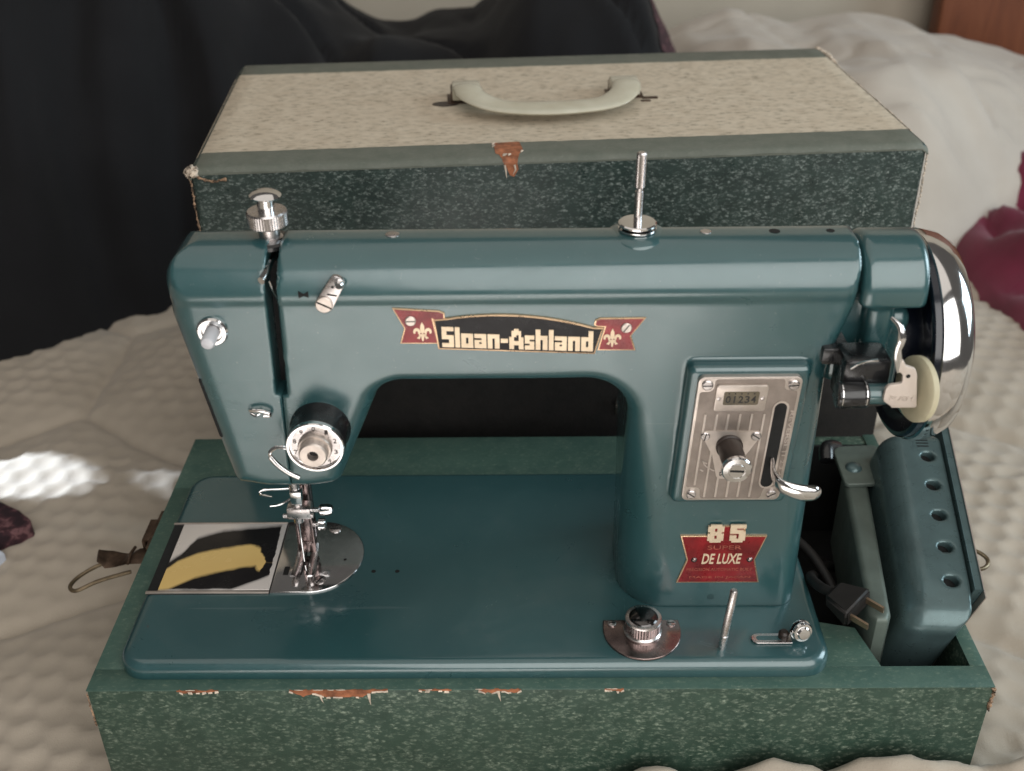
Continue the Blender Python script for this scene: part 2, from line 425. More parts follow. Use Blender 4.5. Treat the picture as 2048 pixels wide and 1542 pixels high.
# ---- signed distance castings
def poly_sdf(px, pz, poly):
    P = np.array(poly); d2 = np.full(px.shape, 1e9); inside = np.zeros(px.shape, bool)
    for i in range(len(P)):
        a = P[i-1]; b = P[i]; ex, ez = b-a
        wx = px-a[0]; wz = pz-a[1]; t = np.clip((wx*ex+wz*ez)/(ex*ex+ez*ez+1e-12), 0, 1)
        d2 = np.minimum(d2, (wx-ex*t)**2+(wz-ez*t)**2)
        c = ((a[1] <= pz) != (b[1] <= pz))
        if abs(ez) > 1e-12: inside ^= c & (px < a[0]+ex*(pz-a[1])/ez)
    return np.where(inside, -1, 1)*np.sqrt(d2)
def sstep(x, a, b):
    t = np.clip((x-a)/(b-a), 0, 1); return t*t*(3-2*t)
def nets(f, lo, hi, h):
    ax = [np.arange(lo[k], hi[k]+h, h) for k in range(3)]
    X, Y, Z = np.meshgrid(*ax, indexing='ij', sparse=True)
    D = np.broadcast_to(f(X, Y, Z), [len(a) for a in ax]); Sg = D < 0
    n = [len(a)-1 for a in ax]
    cnt = np.zeros(n, np.int8)
    for i in (0, 1):
        for j in (0, 1):
            for k in (0, 1): cnt += Sg[i:i+n[0], j:j+n[1], k:k+n[2]]
    act = (cnt > 0) & (cnt < 8); I = np.argwhere(act)
    idx = np.full(n, -1, np.int64); idx[act] = np.arange(len(I))
    P = np.zeros((len(I), 3)); W = np.zeros(len(I)); CR = [(i, j, k) for i in (0, 1) for j in (0, 1) for k in (0, 1)]
    for a in CR:
        for k in range(3):
            if a[k] == 0:
                b = list(a); b[k] = 1
                da = D[I[:, 0]+a[0], I[:, 1]+a[1], I[:, 2]+a[2]]; db = D[I[:, 0]+b[0], I[:, 1]+b[1], I[:, 2]+b[2]]
                m = (da < 0) != (db < 0); t = np.where(m, da/(da-db+1e-12), 0)
                q = np.tile(np.array(a, float), (len(I), 1)); q[:, k] += t
                P += q*m[:, None]; W += m
    P = (P/W[:, None]+I)*h+np.array([a[0] for a in ax])
    e = h*.05
    for it in range(3):
        d = f(P[:, 0], P[:, 1], P[:, 2]); G = np.zeros_like(P)
        for k in range(3):
            q = P.copy(); q[:, k] += e; r = P.copy(); r[:, k] -= e
            G[:, k] = (f(q[:, 0], q[:, 1], q[:, 2])-f(r[:, 0], r[:, 1], r[:, 2]))/(2*e)
        st = -(d/np.maximum((G**2).sum(1), .05))[:, None]*G
        ln = np.linalg.norm(st, axis=1, keepdims=True); P += st*np.minimum(1, .6*h/np.maximum(ln, 1e-9))
    F = []
    for k in range(3):
        o = [(0, 0, 0)]; u, w = (k+1) % 3, (k+2) % 3
        sl = [slice(1, n[0]), slice(1, n[1]), slice(1, n[2])]; sl[k] = slice(0, n[k])
        s2 = list(sl); s2[k] = slice(1, n[k]+1)
        A = Sg[tuple(sl)]; Bq = Sg[tuple(s2)]; ch = np.argwhere(A != Bq)
        base = ch.copy()
        for q in range(3):
            if q != k: base[:, q] += 1
        flip = A[tuple(ch.T)]
        du = np.zeros(3, int); du[u] = 1; dw = np.zeros(3, int); dw[w] = 1
        c = [base-du-dw, base-dw, base, base-du]
        q = np.stack([idx[tuple(x.T)] for x in c], 1)
        q[~flip] = q[~flip][:, ::-1]; F.append(q)
    F = np.concatenate(F); F = F[(F >= 0).all(1)]
    return P, F
def casting(name, f, lo, hi, h, mat, parent, ang=None):
    P, F = nets(f, lo, hi, h); o0 = np.array(ORG[parent.name][:])
    me = bpy.data.meshes.new(name); me.from_pydata((P-o0)*S if False else [tuple(v) for v in (P-o0)*S], [], F.tolist()); me.update()
    return link(name, me, mat, parent, ang)
def smin(a, b, k):
    hh = np.clip(.5+.5*(b-a)/k, 0, 1); return b*(1-hh)+a*hh-k*hh*(1-hh)
def smax(a, b, k): return -smin(-a, -b, k)
def rbox(x, y, z, x0, x1, y0, y1, z0, z1, r):
    qx = np.abs(x-(x0+x1)/2)-(x1-x0)/2+r; qy = np.abs(y-(y0+y1)/2)-(y1-y0)/2+r; qz = np.abs(z-(z0+z1)/2)-(z1-z0)/2+r
    return np.sqrt(np.maximum(qx, 0)**2+np.maximum(qy, 0)**2+np.maximum(qz, 0)**2)+np.minimum(np.maximum(np.maximum(qx, qy), qz), 0)-r

# ---- value noise for cloth and quilting
_rng = np.random.RandomState(3); _tab = _rng.rand(256, 256)
def vnoise(x, y):
    xi = np.floor(x).astype(int); yi = np.floor(y).astype(int); fx = x-xi; fy = y-yi; fx = fx*fx*(3-2*fx); fy = fy*fy*(3-2*fy)
    g = lambda i, j: _tab[i % 256, j % 256]
    return (g(xi, yi)*(1-fx)+g(xi+1, yi)*fx)*(1-fy)+(g(xi, yi+1)*(1-fx)+g(xi+1, yi+1)*fx)*fy
def fbm(x, y, o=3): return sum(vnoise(x*2**k+17*k, y*2**k+31*k)/2**k for k in range(o))/sum(1/2**k for k in range(o))
def field(name, x0, x1, y0, y1, step, fz, mat, parent=None, mask=None, lead=None):
    xs = np.arange(x0, x1+step, step); ys = np.arange(y0, y1+step, step)
    if lead: ys = np.concatenate([np.arange(lead, y0-.5, 2.0), ys])
    X, Y = np.meshgrid(xs, ys, indexing='ij'); Z = fz(X, Y)
    o0 = ORG[parent.name] if parent else Vector((0, 0, 0))
    V = (np.stack([X, Y, Z], -1).reshape(-1, 3)-np.array(o0[:]))*S; ny = len(ys)
    i, j = np.meshgrid(np.arange(len(xs)-1), np.arange(ny-1), indexing='ij'); a = (i*ny+j).ravel()
    F = np.stack([a, a+ny, a+ny+1, a+1], 1)
    if mask is not None:
        mk = mask(X, Y, Z).reshape(-1); F = F[mk[F].any(1)]
        used = np.unique(F); re = np.full(len(V), -1); re[used] = np.arange(len(used)); V = V[used]; F = re[F]
    me = bpy.data.meshes.new(name); me.from_pydata([tuple(v) for v in V], [], F.tolist()); me.update()
    return link(name, me, mat, parent, None)

# ================================================================== the setting
def hexd(x, y, a):
    """distance to the nearest centre and to the cell edge of a hexagonal lattice of spacing a"""
    h = a*math.sqrt(3)
    def near(ox, oy):
        u = x-ox-np.round((x-ox)/a)*a; w = y-oy-np.round((y-oy)/h)*h; return u, w
    u1, w1 = near(0, 0); u2, w2 = near(a/2, h/2)
    m = u1**2+w1**2 < u2**2+w2**2; u = np.where(m, u1, u2); w = np.where(m, w1, w2)
    e = np.maximum(np.abs(u), np.maximum(np.abs(.5*u+.866*w), np.abs(.5*u-.866*w)))
    return np.hypot(u, w), a/2-e
def mattress_z(X, Y):
    wx = X+1.2*(fbm(X*.07, Y*.07)-.5)*2; wy = Y+1.2*(fbm(X*.07+9, Y*.07+5)-.5)*2
    d, e = hexd(wx, wy*1.0, 2.2)
    dome = np.clip(1-(d/1.2)**2, -.05, 1)*sstep(Y, -16, -13)
    D, E = hexd(wx+4.0, wy*.95-3.5, 24.0)
    seam = np.exp(-(E/.55)**2); puff = 1-np.exp(-(E/3.5)**2)
    z = -.35*dome*(.45+.55*puff)*(.75+.5*vnoise(X*.15, Y*.15))-.55*seam+.9*puff-1.0+1.0*(fbm(X*.035, Y*.035)-.5)+.10*(fbm(X*.9, Y*.9)-.5)
    z = z-.16*np.exp(-((fbm(X*.09+20, Y*.13+3, 2)-.5)/.012)**2)*(1-seam)
    z += 4.0*np.exp(-((Y+1.3)/1.7)**2)*sstep(X, 21, 30)*(.82+.3*np.abs(np.sin(X*.52+2.2*vnoise(X*.1, Y*0+4))))               # swells up in front of the case on the right
    inside = (X > 2) & (X < 45) & (Y > 2) & (Y < 21)
    return np.where(inside, -1.6, z)
mat_o = field('mattress', -75, 135, -14, 124, .36, mattress_z, 'mattress', lead=-130.0); setp(mat_o, kind='structure')
b = B(); b.box(-160, 240, 125, 127, -40, 120); setp(b.out('wall', 'wall'), kind='structure')
b = B(); b.box(80.5, 150, 116.5, 120.5, -30, 70, .6); setp(b.out('headboard', 'wood'), 'reddish brown wooden headboard at the top right corner', 'headboard')

# ------------------------------------------------------------------ cloths behind
def black_z(X, Y):
    y0 = np.interp(X, [-75, -40, -25.5, -18.5, -13, 0, 44], [30, 40, 48, 54.5, 60, 62, 64])+1.5*(fbm(X*.2, X*0+3)-.5)
    g = X*.30+Y*.05; y0 = y0+np.where(X < 6, 1, .3)*(2.6*np.abs(np.sin(g+2.5*fbm(X*.06, Y*.05)))+1.6*np.sin(g*2.3+4*fbm(X*.1, Y*.08+5)))*sstep(Y, 50, 62)
    H = np.interp(X, [-75, -30, -14, -6, 2, 10, 17, 23, 30, 36, 40, 43.5], [36, 37, 35, 27, 20.6, 19.6, 20.6, 25.6, 26.6, 24.6, 18.5, 2])
    s = np.clip((Y-y0)/np.interp(X, [-40, -10, 20], [26, 20, 22]), 0, 1)
    z = H*np.sin(s*PI/2)**.8
    fold = np.sin((X*.95+Y*.42)*.28+5*fbm(X*.05, Y*.05))+.6*np.sin((X*.8-Y*.25)*.6+7*fbm(X*.06+4, Y*.06))
    cre = np.abs(np.sin(.16*X+.10*Y+4.5*fbm(X*.04+7, Y*.04)))
    z = z+(1.7*fold+4.6*(fbm(X*.12, Y*.10)-.5)-3.4*np.exp(-(cre/.16)**2))*s*(1-.55*s)*1.3-2.2+1.6*sstep(s, 0, .08)
    return z
b_o = field('black_blanket', -75, 44.5, 28, 100, .8, black_z, 'blackcloth', mask=lambda X, Y, Z: Z > -2.15)
setp(b_o, 'heaped black blanket with soft folds behind the case lid on the left', 'blanket')
pat = field('patterned_border', 34.5, 43, 78, 92, .5, lambda X, Y: black_z(X, Y)+.25+.3*fbm(X*.3, Y*.3), 'patterned', b_o,
            mask=lambda X, Y, Z: (Z > 8) & (X > 37.5-.25*(Y-78)+1.2*fbm(Y*.3, X*.1)))
pat['label'] = 'dark red patterned border at the right end of the blanket'

def white_z(X, Y):
    y0 = np.interp(X, [40, 52, 60, 68, 76, 90], [60, 60, 64, 68, 74, 80])
    H = np.interp(X, [40, 44, 50, 58, 66, 74, 82, 95], [13, 15.5, 17.2, 15.6, 17.0, 15.2, 12.5, 10])
    s = np.clip((Y-y0)/19, 0, 1); z = H*np.sin(s*PI/2)**.75
    z += (4.2*(fbm(X*.13, Y*.13)-.5)+1.3*np.sin(X*.42+Y*.35+7*fbm(X*.08, Y*.08))-1.6*np.exp(-((fbm(X*.07+3, Y*.10)-.5)/.03)**2))*s*(1.15-s)*2.0
    edge = np.interp(Y, [58, 70, 74, 80, 90], [72, 77, 80, 85, 96])
    k = 1-sstep(X, edge-5, edge+1.5); z *= k
    return z-2.2+1.5*sstep(s*k, 0, .08)
w_o = field('white_pillow', 38, 96, 57, 110, .7, white_z, 'white', mask=lambda X, Y, Z: Z > -2.15)
setp(w_o, 'rumpled white pillow behind the right end of the case lid', 'pillow')
def red_z(X, Y):
    edge = np.interp(Y, [40, 58, 68, 77, 95], [71.0, 69.6, 69.0, 68.5, 68])
    s = np.clip((X-edge)/9, 0, 1); z = (4.6+1.5*np.sin(Y*.32+X*.22+4*fbm(X*.08, Y*.08)))*np.sin(s*PI/2)**.9
    z = z+(3.4*(fbm(X*.2, Y*.2)-.5)-2.2*np.exp(-((fbm(X*.10+8, Y*.07+2)-.5)/.035)**2)+.9*np.sin(X*.7+Y*.45+6*fbm(X*.1, Y*.1)))*s
    return z-2.2+1.5*sstep(s, 0, .1)
r_o = field('maroon_blanket', 66, 110, 42, 96, .7, red_z, 'maroon', mask=lambda X, Y, Z: Z > -2.15)
setp(r_o, 'crumpled deep maroon blanket at the right edge beside the white pillow', 'blanket')
def corner(name, poly, zt, mat, label, cat):
    P = [(p[0], p[1]) for p in catmull([(x, y, 0) for x, y in poly], 6, True)]
    bb = B(); bb.slab(P, -.8, zt, .25); bb.warp(lambda c: (c.x, c.y, c.z+.5*math.sin(c.x*.9+c.y*.5)*.5)); o = bb.out(name, mat); setp(o, label, cat); return o
corner('patterned_cloth', [(-32, 20), (-18, 20.4), (-13.4, 22.4), (-14.2, 24.0), (-17, 25.8), (-32, 34)], 1.1, 'patterned', 'dark red patterned cloth corner lying on the mattress at the left edge', 'cloth')
corner('pale_cloth', [(-32, 14), (-16.5, 17.4), (-14.6, 19.4), (-16, 20.6), (-32, 21)], .55, 'bluewhite', 'pale bluish white cloth edge under the patterned cloth at the left edge', 'cloth')

# ================================================================== carrying case base
CW, CD, CH = 47.0, 23.0, 8.0
base = thing('carrying_case', (23.5, 11.5, -.4), 'green flecked carrying case base holding the teal sewing machine', 'case')
def wallbox(name, *a, mat='case', bev=.12): bb = B(); bb.box(*a, bev); return bb.out(name, mat, base)
wallbox('front_wall', 0, CW, 0, 1.0, -1.0, CH-.06)
wallbox('back_wall', 0, CW, CD-1.0, CD, -1.0, CH-.06)
wallbox('side_wall', 0, .9, 1.003, CD-1.003, -1.0, CH-.06)
wallbox('side_wall', CW-.7, CW, 1.003, CD-1.003, -1.0, CH-.06)
wallbox('front_rail', -.02, CW+.02, -.03, 1.45, CH-.055, CH+.03, mat='rail_lit', bev=.03)
wallbox('side_rail', -.02, 2.2, 1.454, CD-5.6, CH-.055, CH+.028, mat='rail_lit', bev=.03)
wallbox('back_rail', -.02, 41.2, CD-5.596, CD+.02, CH-.055, CH+.03, mat='rail_lit', bev=.03)
wallbox('side_rail', CW-.8, CW+.02, 1.454, CD+.02, CH-.055, CH+.028, mat='rail_lit', bev=.03)
bb = B(); bb.slab([(38.0, 1.454), (41.55, 1.454), (40.9, 4.3), (38.0, 5.0)], CH-.055, CH+.026, .02); bb.out('divider_rail', 'rail_lit', base)
wallbox('divider_wall', 38.3, 38.8, 5.2, CD-1.01, -.8, CH-.08, mat='dark', bev=0)
wallbox('compartment_floor', 38.82, CW-.71, 1.01, CD-1.01, .1, .5, mat='dark', bev=0)
wallbox('compartment_shade', 38.85, CW-.72, CD-1.2, CD-1.02, .55, CH-.1, mat='dark', bev=0)  # black sheet added so the compartment's back wall reads as deep shade
wallbox('well_liner', .95, 38.28, 1.05, CD-1.05, .6, 1.0, mat='dark', bev=0)
# torn covering along the front edge
def tear(x0, x1, h, seed, drop):
    rnd = random.Random(seed); n = max(10, int((x1-x0)*6)); topz = CH+.05
    P = []; Q = []; run = .6
    for i in range(n+1):
        t = i/n; x = x0+(x1-x0)*t; env = min(1., 7*t, 7*(1-t))
        run = max(.15, min(1., run+(rnd.random()-.5)*.7))
        P.append((x, topz-.015-.07*rnd.random()*rnd.random())); Q.append((x+(rnd.random()-.5)*.06, topz-.09-h*env*run))
    bb = B(); bb.prism(P+Q[::-1], -.06, 0.02); bb.out('torn_patch', 'wood_raw', base, label='bare orange brown board showing through a tear')
    pb = B()
    for i in range(n):
        if rnd.random() < .45:                              # short ragged lip of torn paper
            (xa, za), (xb, zb) = Q[i], Q[i+1]; L = .04+.12*rnd.random()
            pb.raw([(xa, -.065, za+.03), (xb, -.065, zb+.03), (xb+.03, -.12, zb-L*.4), (xa-.02, -.11, za-L*rnd.random())], [(0, 1, 2, 3)])
    for k in range(max(1, int((x1-x0)*.55))):                # long fibres
        i = rnd.randrange(n); x, z = Q[i]; L = drop*(.35+.65*rnd.random()); w = .05+.06*rnd.random(); dx = (rnd.random()-.35)*L*.8
        pb.raw([(x-w, -.07, z+.05), (x+w, -.07, z+.05), (x+w*.5+dx*.5, -.15, z-L*.5), (x-w*.4+dx*.5, -.15, z-L*.5), (x+dx, -.07, z-L)], [(0, 1, 2, 3), (3, 2, 4)])
    for k in range(max(2, int(x1-x0))):
        x = x0+(x1-x0)*rnd.random(); L = .12+.4*rnd.random()
        pb.sweep(catmull([(x-L/2, -.05, topz-.02), (x, -.09, topz+.04*rnd.random()), (x+L/2, -.04, topz-.04)], 4), lerp_list([.012, .035, .012], 9), .02, (0, 0, 1), 6)
    pb.out('paper_fray', 'paper', base)
tear(10.6, 15.7, .46, 2, .85); tear(4.7, 6.9, .14, 5, .12); tear(17.3, 19.0, .12, 8, .18); tear(20.4, 22.6, .32, 11, .75); tear(26.9, 27.9, .30, 14, .08)
def fray_edge(name, pts, parent, mat, r, seed):
    rnd = random.Random(seed); P = catmull(pts, 10); P = [Vector((p.x+(rnd.random()-.5)*r, p.y+(rnd.random()-.5)*r, p.z+(rnd.random()-.5)*r)) for p in P]
    bb = B(); bb.sweep(P, [r*(.5+.9*rnd.random()) for _ in P], None, (0, 0, 1), 7); bb.out(name, mat, parent)
fray_edge('frayed_corner', [(46.95, -.02, 7.95), (47.03, .03, 7.4), (46.98, -.02, 6.9), (47.0, 0, 6.3)], base, 'fray', .10, 4)
fray_edge('frayed_corner', [(.0, -.02, 7.8), (-.02, .0, 6.6), (.02, 0, 5.4)], base, 'fray', .045, 6)
# latches
def latch(mirror):
    f = (lambda p: (CW-p[0], p[1], p[2])) if mirror else (lambda p: p)
    bb = B(); bb.box(-.28, .0, 11.6, 15.2, 5.6, 7.9, .08); bb.box(-.95, -.24, 12.9, 14.9, 7.2, 7.45, .06); bb.box(-1.0, -.8, 12.9, 14.9, 5.9, 7.3, .05)
    if mirror: bb.warp(lambda c: f(c))
    L = bb.out('latch', 'latch', base, label='rusty brass case latch')
    if not mirror:
        bb = B(); bb.sweep(catmull([(-.3, 12.3, 6.6), (-1.3, 12.3, 6.6), (-2.2, 12.55, 6.1), (-3.2, 12.7, 6.0), (-3.8, 12.6, 6.4)], 5), lerp_list([.75, .75, .62, .85, .62], 21), lerp_list([.10, .14, .12, .13, .10], 21), (0, 0, 1), 10)
        bb.sweep([(-1.55, 11.5, 6.65), (-1.58, 12.3, 6.80), (-1.55, 13.1, 6.65)], .10, .10, (0, 0, 1), 8)
        bb.out('latch_tab', 'latch', L)
    ring = [(-1.7, 13.3, 5.6), (-3.0, 13.5, 5.4), (-4.4, 13.1, 5.05), (-5.25, 12.2, 4.95), (-5.4, 11.3, 5.0), (-4.85, 10.9, 5.05), (-3.6, 11.5, 5.3), (-1.7, 12.0, 5.6)]
    if mirror: ring = [(-1.2, 13.4, 6.0), (-2.8, 13.4, 6.0), (-3.9, 13.1, 6.0), (-4.4, 12.3, 6.0), (-4.0, 11.5, 6.0), (-2.8, 11.2, 6.0), (-1.2, 11.2, 6.0)]
    bb = B(); bb.sweep([Vector(f(p)) for p in catmull(ring, 8)], .13, None, (0, 0, 1), 10); bb.out('latch_ring', 'latch_bright', L)
latch(False); latch(True)

# ================================================================== case lid (standing behind, turned a little)
LW, LD, LT = 46.9, 23.2, 27.02
lid = thing('machine_cover', (2.173, 24.814, 0), 'dark green flecked box cover with cream top panel and handle standing behind the machine', 'cover', rz=.072)
bb = B(); bb.box(0, LW, 0, LD, -.8, LT, .45, 4); bb.out('lid_shell', 'lidgreen', lid)
def topsheet(name, y0, y1, z, mat, over=0., extra=None):
    """covering sheet bent over the top; over = how far it folds down the front or back face"""
    bb = B(); n = 60; rnd = random.Random(name+str(y0)); V = []; F = []
    rows = []
    if over < 0: rows += [(LD+.03, LT-.45+over), (LD+.03, LT-.4), (LD-.12, LT-.08)]
    prof = []
    if over > 0: prof += [(-.035, LT-over), (-.035, LT-.42), (.10, LT-.10), (.40, LT+z)]
    else: prof += [(y0, LT+z-.03), (y0+.001, LT+z)]
    if over < 0: prof += [(LD-.4, LT+z), (LD-.10, LT-.10), (LD+.035, LT-.42), (LD+.035, LT+over)]
    else: prof += [(y1, LT+z), (y1+.001, LT+z-.03)]
    m = len(prof)
    for i in range(n+1):
        x = .0+LW*i/n; e_lo = (rnd.random()-.5)*.09; e_hi = (rnd.random()-.5)*.09
        for j, (yy, zz) in enumerate(prof):
            e = e_lo if ((j in (0, 1) and over <= 0) or (j == 0 and over > 0)) else (e_hi if (j >= m-2 and over >= 0) else 0)
            dz = 0
            xe = x
            if i == 0 or i == n: dz = -.34; xe = x+(-.03 if i == 0 else .03)
            if i == 1: xe = .42
            if i == n-1: xe = LW-.42
            V.append((xe, yy+(e if over <= 0 or j else 0), zz+dz+(e if (over > 0 and j == 0) else 0)))
    for i in range(n):
        for j in range(m-1): F.append((i*m+j, (i+1)*m+j, (i+1)*m+j+1, i*m+j+1))
    bb.raw(V, F); return bb.out(name, mat, lid, 50)
topsheet('edge_binding', 0, 3.0, .030, 'band', over=.30)
topsheet('cream_panel', 2.8, 20.1, .050, 'cream')
topsheet('edge_binding', 19.9, LD, .030, 'band', over=-.85)
bb = B(); bb.box(.05, LW-.05, -.07, .2, -.8, 15.6, .02); bb.out('shade_panel', 'shadepanel', lid, label='dark brown sheet standing for the shade under the arm')  # dark sheet added over the flecked front as shade under the arm
bb = B(); bb.sweep(catmull([(27.5, -.12, 8.0), (27.35, -.3, 8.6), (27.6, -.35, 9.1), (27.95, -.3, 8.7), (27.85, -.12, 8.1)], 5), .09, None, (0, 1, 0), 8); bb.box(27.3, 28.1, -.16, -.072, 7.5, 8.2, .03); bb.out('clip', 'nickel', lid)
# handle
bb = B()
hp = catmull([(17.6, 11.9, 28.0), (17.65, 10.8, 28.3), (18.1, 9.0, 28.2), (19.9, 7.5, 27.95), (23.2, 6.95, 27.9), (26.9, 7.5, 27.95), (28.5, 9.0, 28.2), (28.95, 10.8, 28.3), (29.0, 11.9, 28.0)], 6)
N = len(hp)
bb.sweep(hp, lerp_list([.95, 1.0, 1.05, 1.15, 1.28, 1.15, 1.05, 1.0, .95], N), lerp_list([.28, .28, .28, .28, .30, .28, .28, .28, .28], N), (0, 0, 1), 20)
for hx in (17.6, 29.0): bb.box(hx-1.0, hx+1.0, 10.9, 12.9, 27.35, 28.25, .12)
hd = bb.out('handle', 'handle', lid, 60, 'translucent cream plastic carrying handle')
for sx in (17.55, 29.05):
    bb = B(); bb.box(sx-1.05, sx-.78, 11.3, 13.3, 27.05, 27.9, .06); bb.box(sx+.78, sx+1.05, 11.3, 13.3, 27.05, 27.9, .06); bb.box(sx-1.3, sx+1.3, 11.2, 13.4, 27.072, 27.13, .02)
    bb.cyl((sx-1.0, 12.4, 27.6), (sx+1.0, 12.4, 27.6), .13); bb.out('handle_bracket_and_shadow', 'latch', hd)
bb = B(); bb.slab([(x, y) for x, y in [(16.1+.95*math.cos(a), 11.2+.55*math.sin(a)) for a in np.linspace(0, 2*PI, 20, False)]], 27.073, 27.10); bb.out('handle_bracket_and_shadow', 'blackbrown', hd)  # dark oval laid on the lid top as the handle's cast shadow
bb = B(); bb.box(30.2, 31.3, 10.9, 11.3, 27.073, 27.16, .03); bb.box(30.0, 30.7, 10.3, 10.6, 27.073, 27.14, .03); bb.out('handle_bracket_and_shadow', 'latch', hd)
# torn patch on the front binding
bb = B(); rnd = random.Random(3)
bb.raw([(19.05, 2.75, 27.065), (20.75, 2.85, 27.065), (20.85, 1.2, 27.065), (20.5, .35, 27.04), (20.2, -.03, 26.8), (20.45, -.06, 26.2), (19.9, -.06, 26.05), (19.6, -.06, 26.7), (19.5, .3, 27.03), (19.15, .6, 27.06)], [tuple(range(10))])
bb2 = B(); bb2.slab([(19.05, 2.75), (20.75, 2.85), (20.9, 1.2), (20.45, .42), (19.5, .42), (19.1, .8)], 27.03, 27.075); bb2.raw([(19.3, .5, 27.078), (20.6, .5, 27.078), (20.5, .14, 27.0), (19.45, .14, 27.0), (20.42, -.065, 26.68), (19.55, -.065, 26.68)], [(0, 1, 2, 3), (3, 2, 4, 5)]); bb2.prism([(19.55, 26.7), (20.42, 26.7), (20.5, 26.3), (20.2, 25.8), (19.95, 25.9), (19.75, 26.4)], -.07, .3)
bb.bm.free(); bb2.out('torn_patch', 'wood_raw', lid, label='bare orange board where the binding is torn away')
bb = B()
for k in range(9):
    a = rnd.random(); side = rnd.choice([(19.05, 2.7, 0, -2.2), (20.8, 2.8, 0, -2.0), (19.5, .45, 1.0, 0)]); x = side[0]+side[2]*a; y = side[1]+side[3]*a
    bb.sweep([(x-.1, y-.15, 27.07), (x, y, 27.13), (x+.08, y+.2, 27.08)], [.03, .10, .03], [.02, .05, .02], (0, 0, 1), 6)
for k in range(2):
    x = 19.62+.62*k; bb.sweep([(x, -.08, 26.6), (x+.06, -.16, 26.3), (x+(rnd.random()-.5)*.3, -.12, 25.7+.3*rnd.random())], [.06, .05, .01], [.02, .03, .01], (0, 1, 0), 6)
bb.out('paper_fray', 'paper', lid)
fray_edge('frayed_corner', [(-.02, .1, 26.5), (.05, .0, 25.6), (.02, -.02, 24.4), (.06, .0, 22.5), (.03, .0, 20)], lid, 'fray', .07, 21)
fray_edge('frayed_corner', [(-.02, .3, 26.75), (.4, -.03, 26.55), (1.3, -.06, 26.2), (2.2, -.06, 26.3)], lid, 'fray', .09, 22)
fray_edge('frayed_corner', [(LW+.02, .1, 26.4), (LW, .0, 25.4), (LW+.03, -.02, 23.6), (LW, 0, 22), (LW, 0, 20)], lid, 'paper', .07, 23)
fray_edge('frayed_corner', [(LW-.4, LD-.1, 26.95), (LW-.1, LD-1.2, 26.95), (LW+.02, LD-2.6, 26.9), (LW+.05, LD-4, 26.8)], lid, 'paper', .16, 24)
fray_edge('frayed_corner', [(LW-.05, 3, 26.85), (LW-.05, 9, 26.85), (LW-.05, 15, 26.85), (LW-.05, 19, 26.85)], lid, 'paper', .05, 25)
bb = B(); bmesh.ops.create_icosphere(bb.bm, subdivisions=3, radius=.45)
bb.warp(lambda c: (c.x*1.0+.15, c.y*.8+.2, c.z*.8+26.75)).warp(lambda c: (c.x+.25*(random.random()-.5), c.y+.25*(random.random()-.5), c.z+.25*(random.random()-.5))); bb.out('frayed_corner', 'paper', lid, None)

# ================================================================== sewing machine
mach = thing('sewing_machine', (20.0, 9.3, 8.1), 'teal enamel sewing machine with a chrome handwheel set in the case base', 'sewing machine')
BZ = 9.0; FY = 5.0
# bed
def ring_slab(x0, x1, y0, y1, z0, z1, rc, re, seg=5):
    bb = B(); loops = []
    for (ins, z) in [(0, z0)]+[(re*(1-math.cos(a)), z1-re+re*math.sin(a)) for a in np.linspace(0, PI/2, seg+1)]:
        loops.append([(p[0], p[1], z) for p in rrect(x0+ins, x1-ins, y0+ins, y1-ins, max(rc-ins, .05), 8)])
    n = len(loops[0]); V = [p for l in loops for p in l]; F = []
    for i in range(len(loops)-1):
        for k in range(n): F.append((i*n+k, i*n+(k+1) % n, (i+1)*n+(k+1) % n, (i+1)*n+k))
    F.append(tuple((len(loops)-1)*n+k for k in range(n))); bb.raw(V, F); return bb
bed = ring_slab(1.35, 38.85, .72, 17.7, CH+.04, BZ, 1.5, .55).out('bed', 'teal', mach, 50)

# arm, head and pillar casting
prof = fillet([(6.25, 30.3, 2.9), (38.3, 30.3, .15), (38.3, 27.5, .5), (37.55, 24.8, 1.2), (37.75, 3.0, 0), (28.0, 3.0, 0), (28.0, 23.5, 2.2), (16.0, 23.5, 1.6), (13.3, 17.2, .7), (7.9, 17.2, .5), (6.25, 27.0, 2.0)], 8)
HX = lambda z: 11.08+.033*(z-22.9)        # centre line of the take-up slot
def body_f(x, y, z):
    shp = np.broadcast(x, y, z).shape
    if np.ndim(x) == 3: d2 = poly_sdf(*np.broadcast_arrays(x, z), prof)
    else: d2 = poly_sdf(x, z, prof)
    r = .65+2.0*sstep(x, 23.0, 28.5)*(1-sstep(x, 31.5, 35.0))*(1-sstep(z, 13.0, 25.5))
    r = r+.35*sstep(x, 11.8, 13.2)*(1-sstep(x, 16, 18))*(1-sstep(z, 22.5, 24.0))
    r = r+.55*(1-sstep(x, 8.0, 10.0))+.5*sstep(x, 34.2, 36.2)*(1-sstep(z, 23, 26))
    y0 = 4.84+.13*(1-sstep(z, 27.65, 28.25)); y1 = 9.7+3.0*(1-sstep(z, 19, 23))
    qa = d2+r; qb = np.maximum(y0-y, y-y1)+r
    d = np.sqrt(np.maximum(qa, 0)**2+np.maximum(qb, 0)**2)+np.minimum(np.maximum(qa, qb), 0)-r
    # rounded shoulders of the hood
    rs = 2.3; qy = np.maximum(4.82-y, y-y1)+rs; qz = (z-30.3)+rs
    hood = np.sqrt(np.maximum(qy, 0)**2+np.maximum(qz, 0)**2)+np.minimum(np.maximum(qy, qz), 0)-rs
    return np.maximum(np.maximum(d, hood), 8.93-z)
